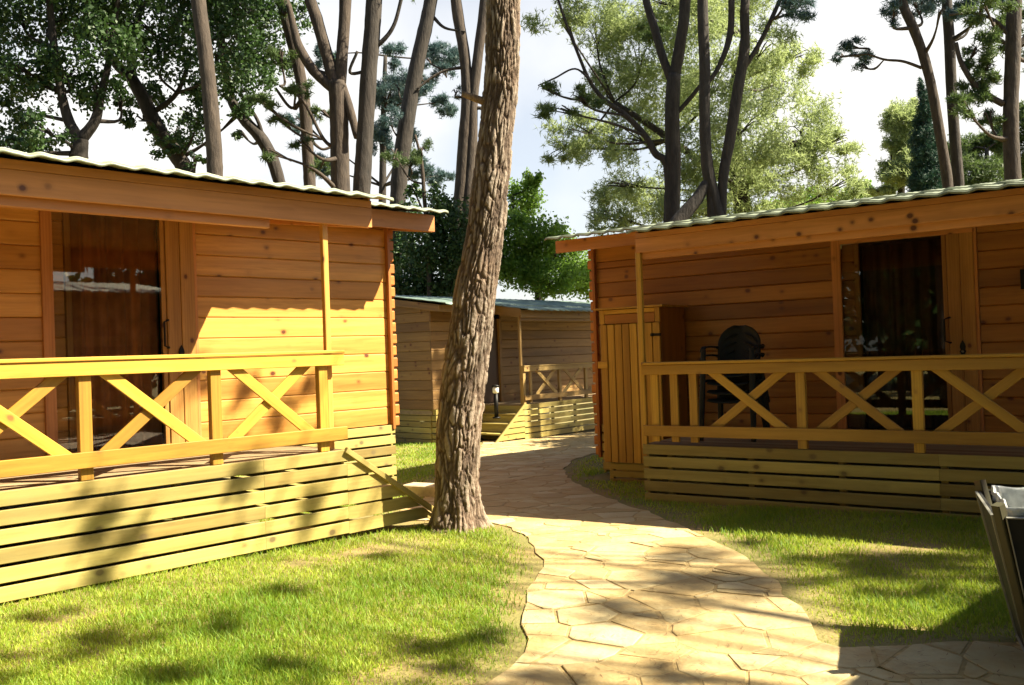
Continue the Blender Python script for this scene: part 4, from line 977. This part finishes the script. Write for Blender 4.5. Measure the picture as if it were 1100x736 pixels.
# ------------------------------------------------------------------ grass
def grass():
    g = np.random.default_rng(3); N = 520000
    # sample by distance so that the near lawn is densest
    y = 3.0 * (26 / 3.0) ** (g.uniform(0, 1, N) ** 1.25); x = (g.uniform(-.68, .68, N)) * y
    keep = ~in_poly(x, y, PATH)
    def side(O, rz):                                  # local coordinates of a cabin
        dx, dy = x - O[0], y - O[1]; c, s = math.cos(rz), math.sin(rz); return dx * c + dy * s, -dx * s + dy * c
    u, v = side(L_O, L_RZ); keep &= ~((v > -.0) & (u < 2.85)) & ~((v > 0) & (v < 1.25) & (u < 3.75)) & ~((v > 2.15) & (u < 5.0))
    u, v = side(R_O, R_RZ); keep &= ~((v > -.0) & (u > -.1)) & ~((v > 1.45) & (u > -1.85))
    u, v = side(M_O, M_RZ); keep &= ~((v > -.0) & (u > -1.0)) & ~((v > 1.3) & (u > -1.6))
    x, y = x[keep], y[keep]; n = len(x)
    # bare patches: thin out by low-frequency noise
    q = np.array([noise.noise((a * .9, b_ * .9, 1.7)) + .5 * noise.noise((a * 2.6, b_ * 2.6, 4.1)) for a, b_ in zip(x, y)])
    # trodden earth strip along the path
    E = np.array(PATH); S = np.repeat(E, 1, 0); d = np.full(n, 9.)
    for i in range(len(PATH)):
        a = E[i]; c = E[(i + 1) % len(PATH)]; ab = c - a; t = np.clip(((x - a[0]) * ab[0] + (y - a[1]) * ab[1]) / (ab @ ab + 1e-9), 0, 1)
        d = np.minimum(d, np.hypot(x - a[0] - t * ab[0], y - a[1] - t * ab[1]))
    pk = np.clip(1.0 - .85 * np.clip((q - .32) / .3, 0, 1), .15, 1) * np.clip((d - .03) / .3, .06, 1)
    k = g.uniform(0, 1, n) < pk; x, y, q, d, pk = x[k], y[k], q[k], d[k], pk[k]; n = len(x)
    h = g.uniform(.025, .068, n) * (.75 + .5 * np.clip(-q, -.3, .8)) * (.6 + .4 * pk); a = g.uniform(0, 2 * np.pi, n); ln = g.uniform(.2, .9, n) * h
    far = np.clip(y / 6, 1, 3); wd = .0024 * far * g.uniform(.8, 1.4, n); b = g.uniform(0, 2 * np.pi, n); z = gz(y)
    P = np.stack([x, y, z], 1); s = np.stack([np.cos(b) * wd, np.sin(b) * wd, 0 * wd], 1); tip = np.stack([np.cos(a) * ln, np.sin(a) * ln, h], 1)
    mid = np.stack([np.cos(a) * ln * .3, np.sin(a) * ln * .3, h * .55], 1)
    V = np.stack([P - s, P + s, P + mid + s * .8, P + mid - s * .8, P + tip], 1).reshape(-1, 3)
    i0 = np.arange(n) * 5
    T = np.concatenate([np.stack([i0, i0 + 1, i0 + 2], 1), np.stack([i0, i0 + 2, i0 + 3], 1), np.stack([i0 + 3, i0 + 2, i0 + 4], 1)])
    tn = np.repeat(np.clip(.35 + .55 * q + g.normal(0, .22, n), 0, 1), 5)
    o = mesh_np('grass', V, T, M_grass, None, {'tone': tn}); tag(o, 'short green grass with dry straw patches on the lawns', 'grass', kind='stuff')
grass()
def litter():
    g = np.random.default_rng(8); n = 5200; y = 3.0 * (16 / 3.0) ** g.uniform(0, 1, n); x = g.uniform(-.62, .62, n) * y
    dx, dy = x - L_O[0], y - L_O[1]; v = -dx * math.sin(L_RZ) + dy * math.cos(L_RZ); k = v < -.03
    dx, dy = x - R_O[0], y - R_O[1]; u = dx * math.cos(R_RZ) + dy * math.sin(R_RZ); v = -dx * math.sin(R_RZ) + dy * math.cos(R_RZ); k &= ~((v > -.03) & (u > -2))
    x, y = x[k], y[k]; n = len(x); a = g.uniform(0, 6.28, n); L = g.uniform(.02, .055, n); w_ = .0018
    onp = in_poly(x, y, PATH); z = gz(y) + np.where(onp, .016, .02) + g.uniform(0, .004, n)
    c, s_ = np.cos(a), np.sin(a); P = np.stack([x, y, z], 1); d = np.stack([c * L, s_ * L, g.uniform(-.003, .006, n)], 1); q = np.stack([-s_ * w_, c * w_, 0 * c], 1)
    V = np.stack([P - q, P + q, P + d + q * .4, P + d - q * .4], 1).reshape(-1, 3)
    o = mesh_np('fallen_needles', V, np.arange(len(V)).reshape(-1, 4), simple('dry_needles', (.19, .09, .035), .8, 0, 9, .5), k=4); tag(o, 'dry brown pine needles scattered over path and lawn', 'needles', kind='stuff')
litter()

scene.render.engine = 'CYCLES'
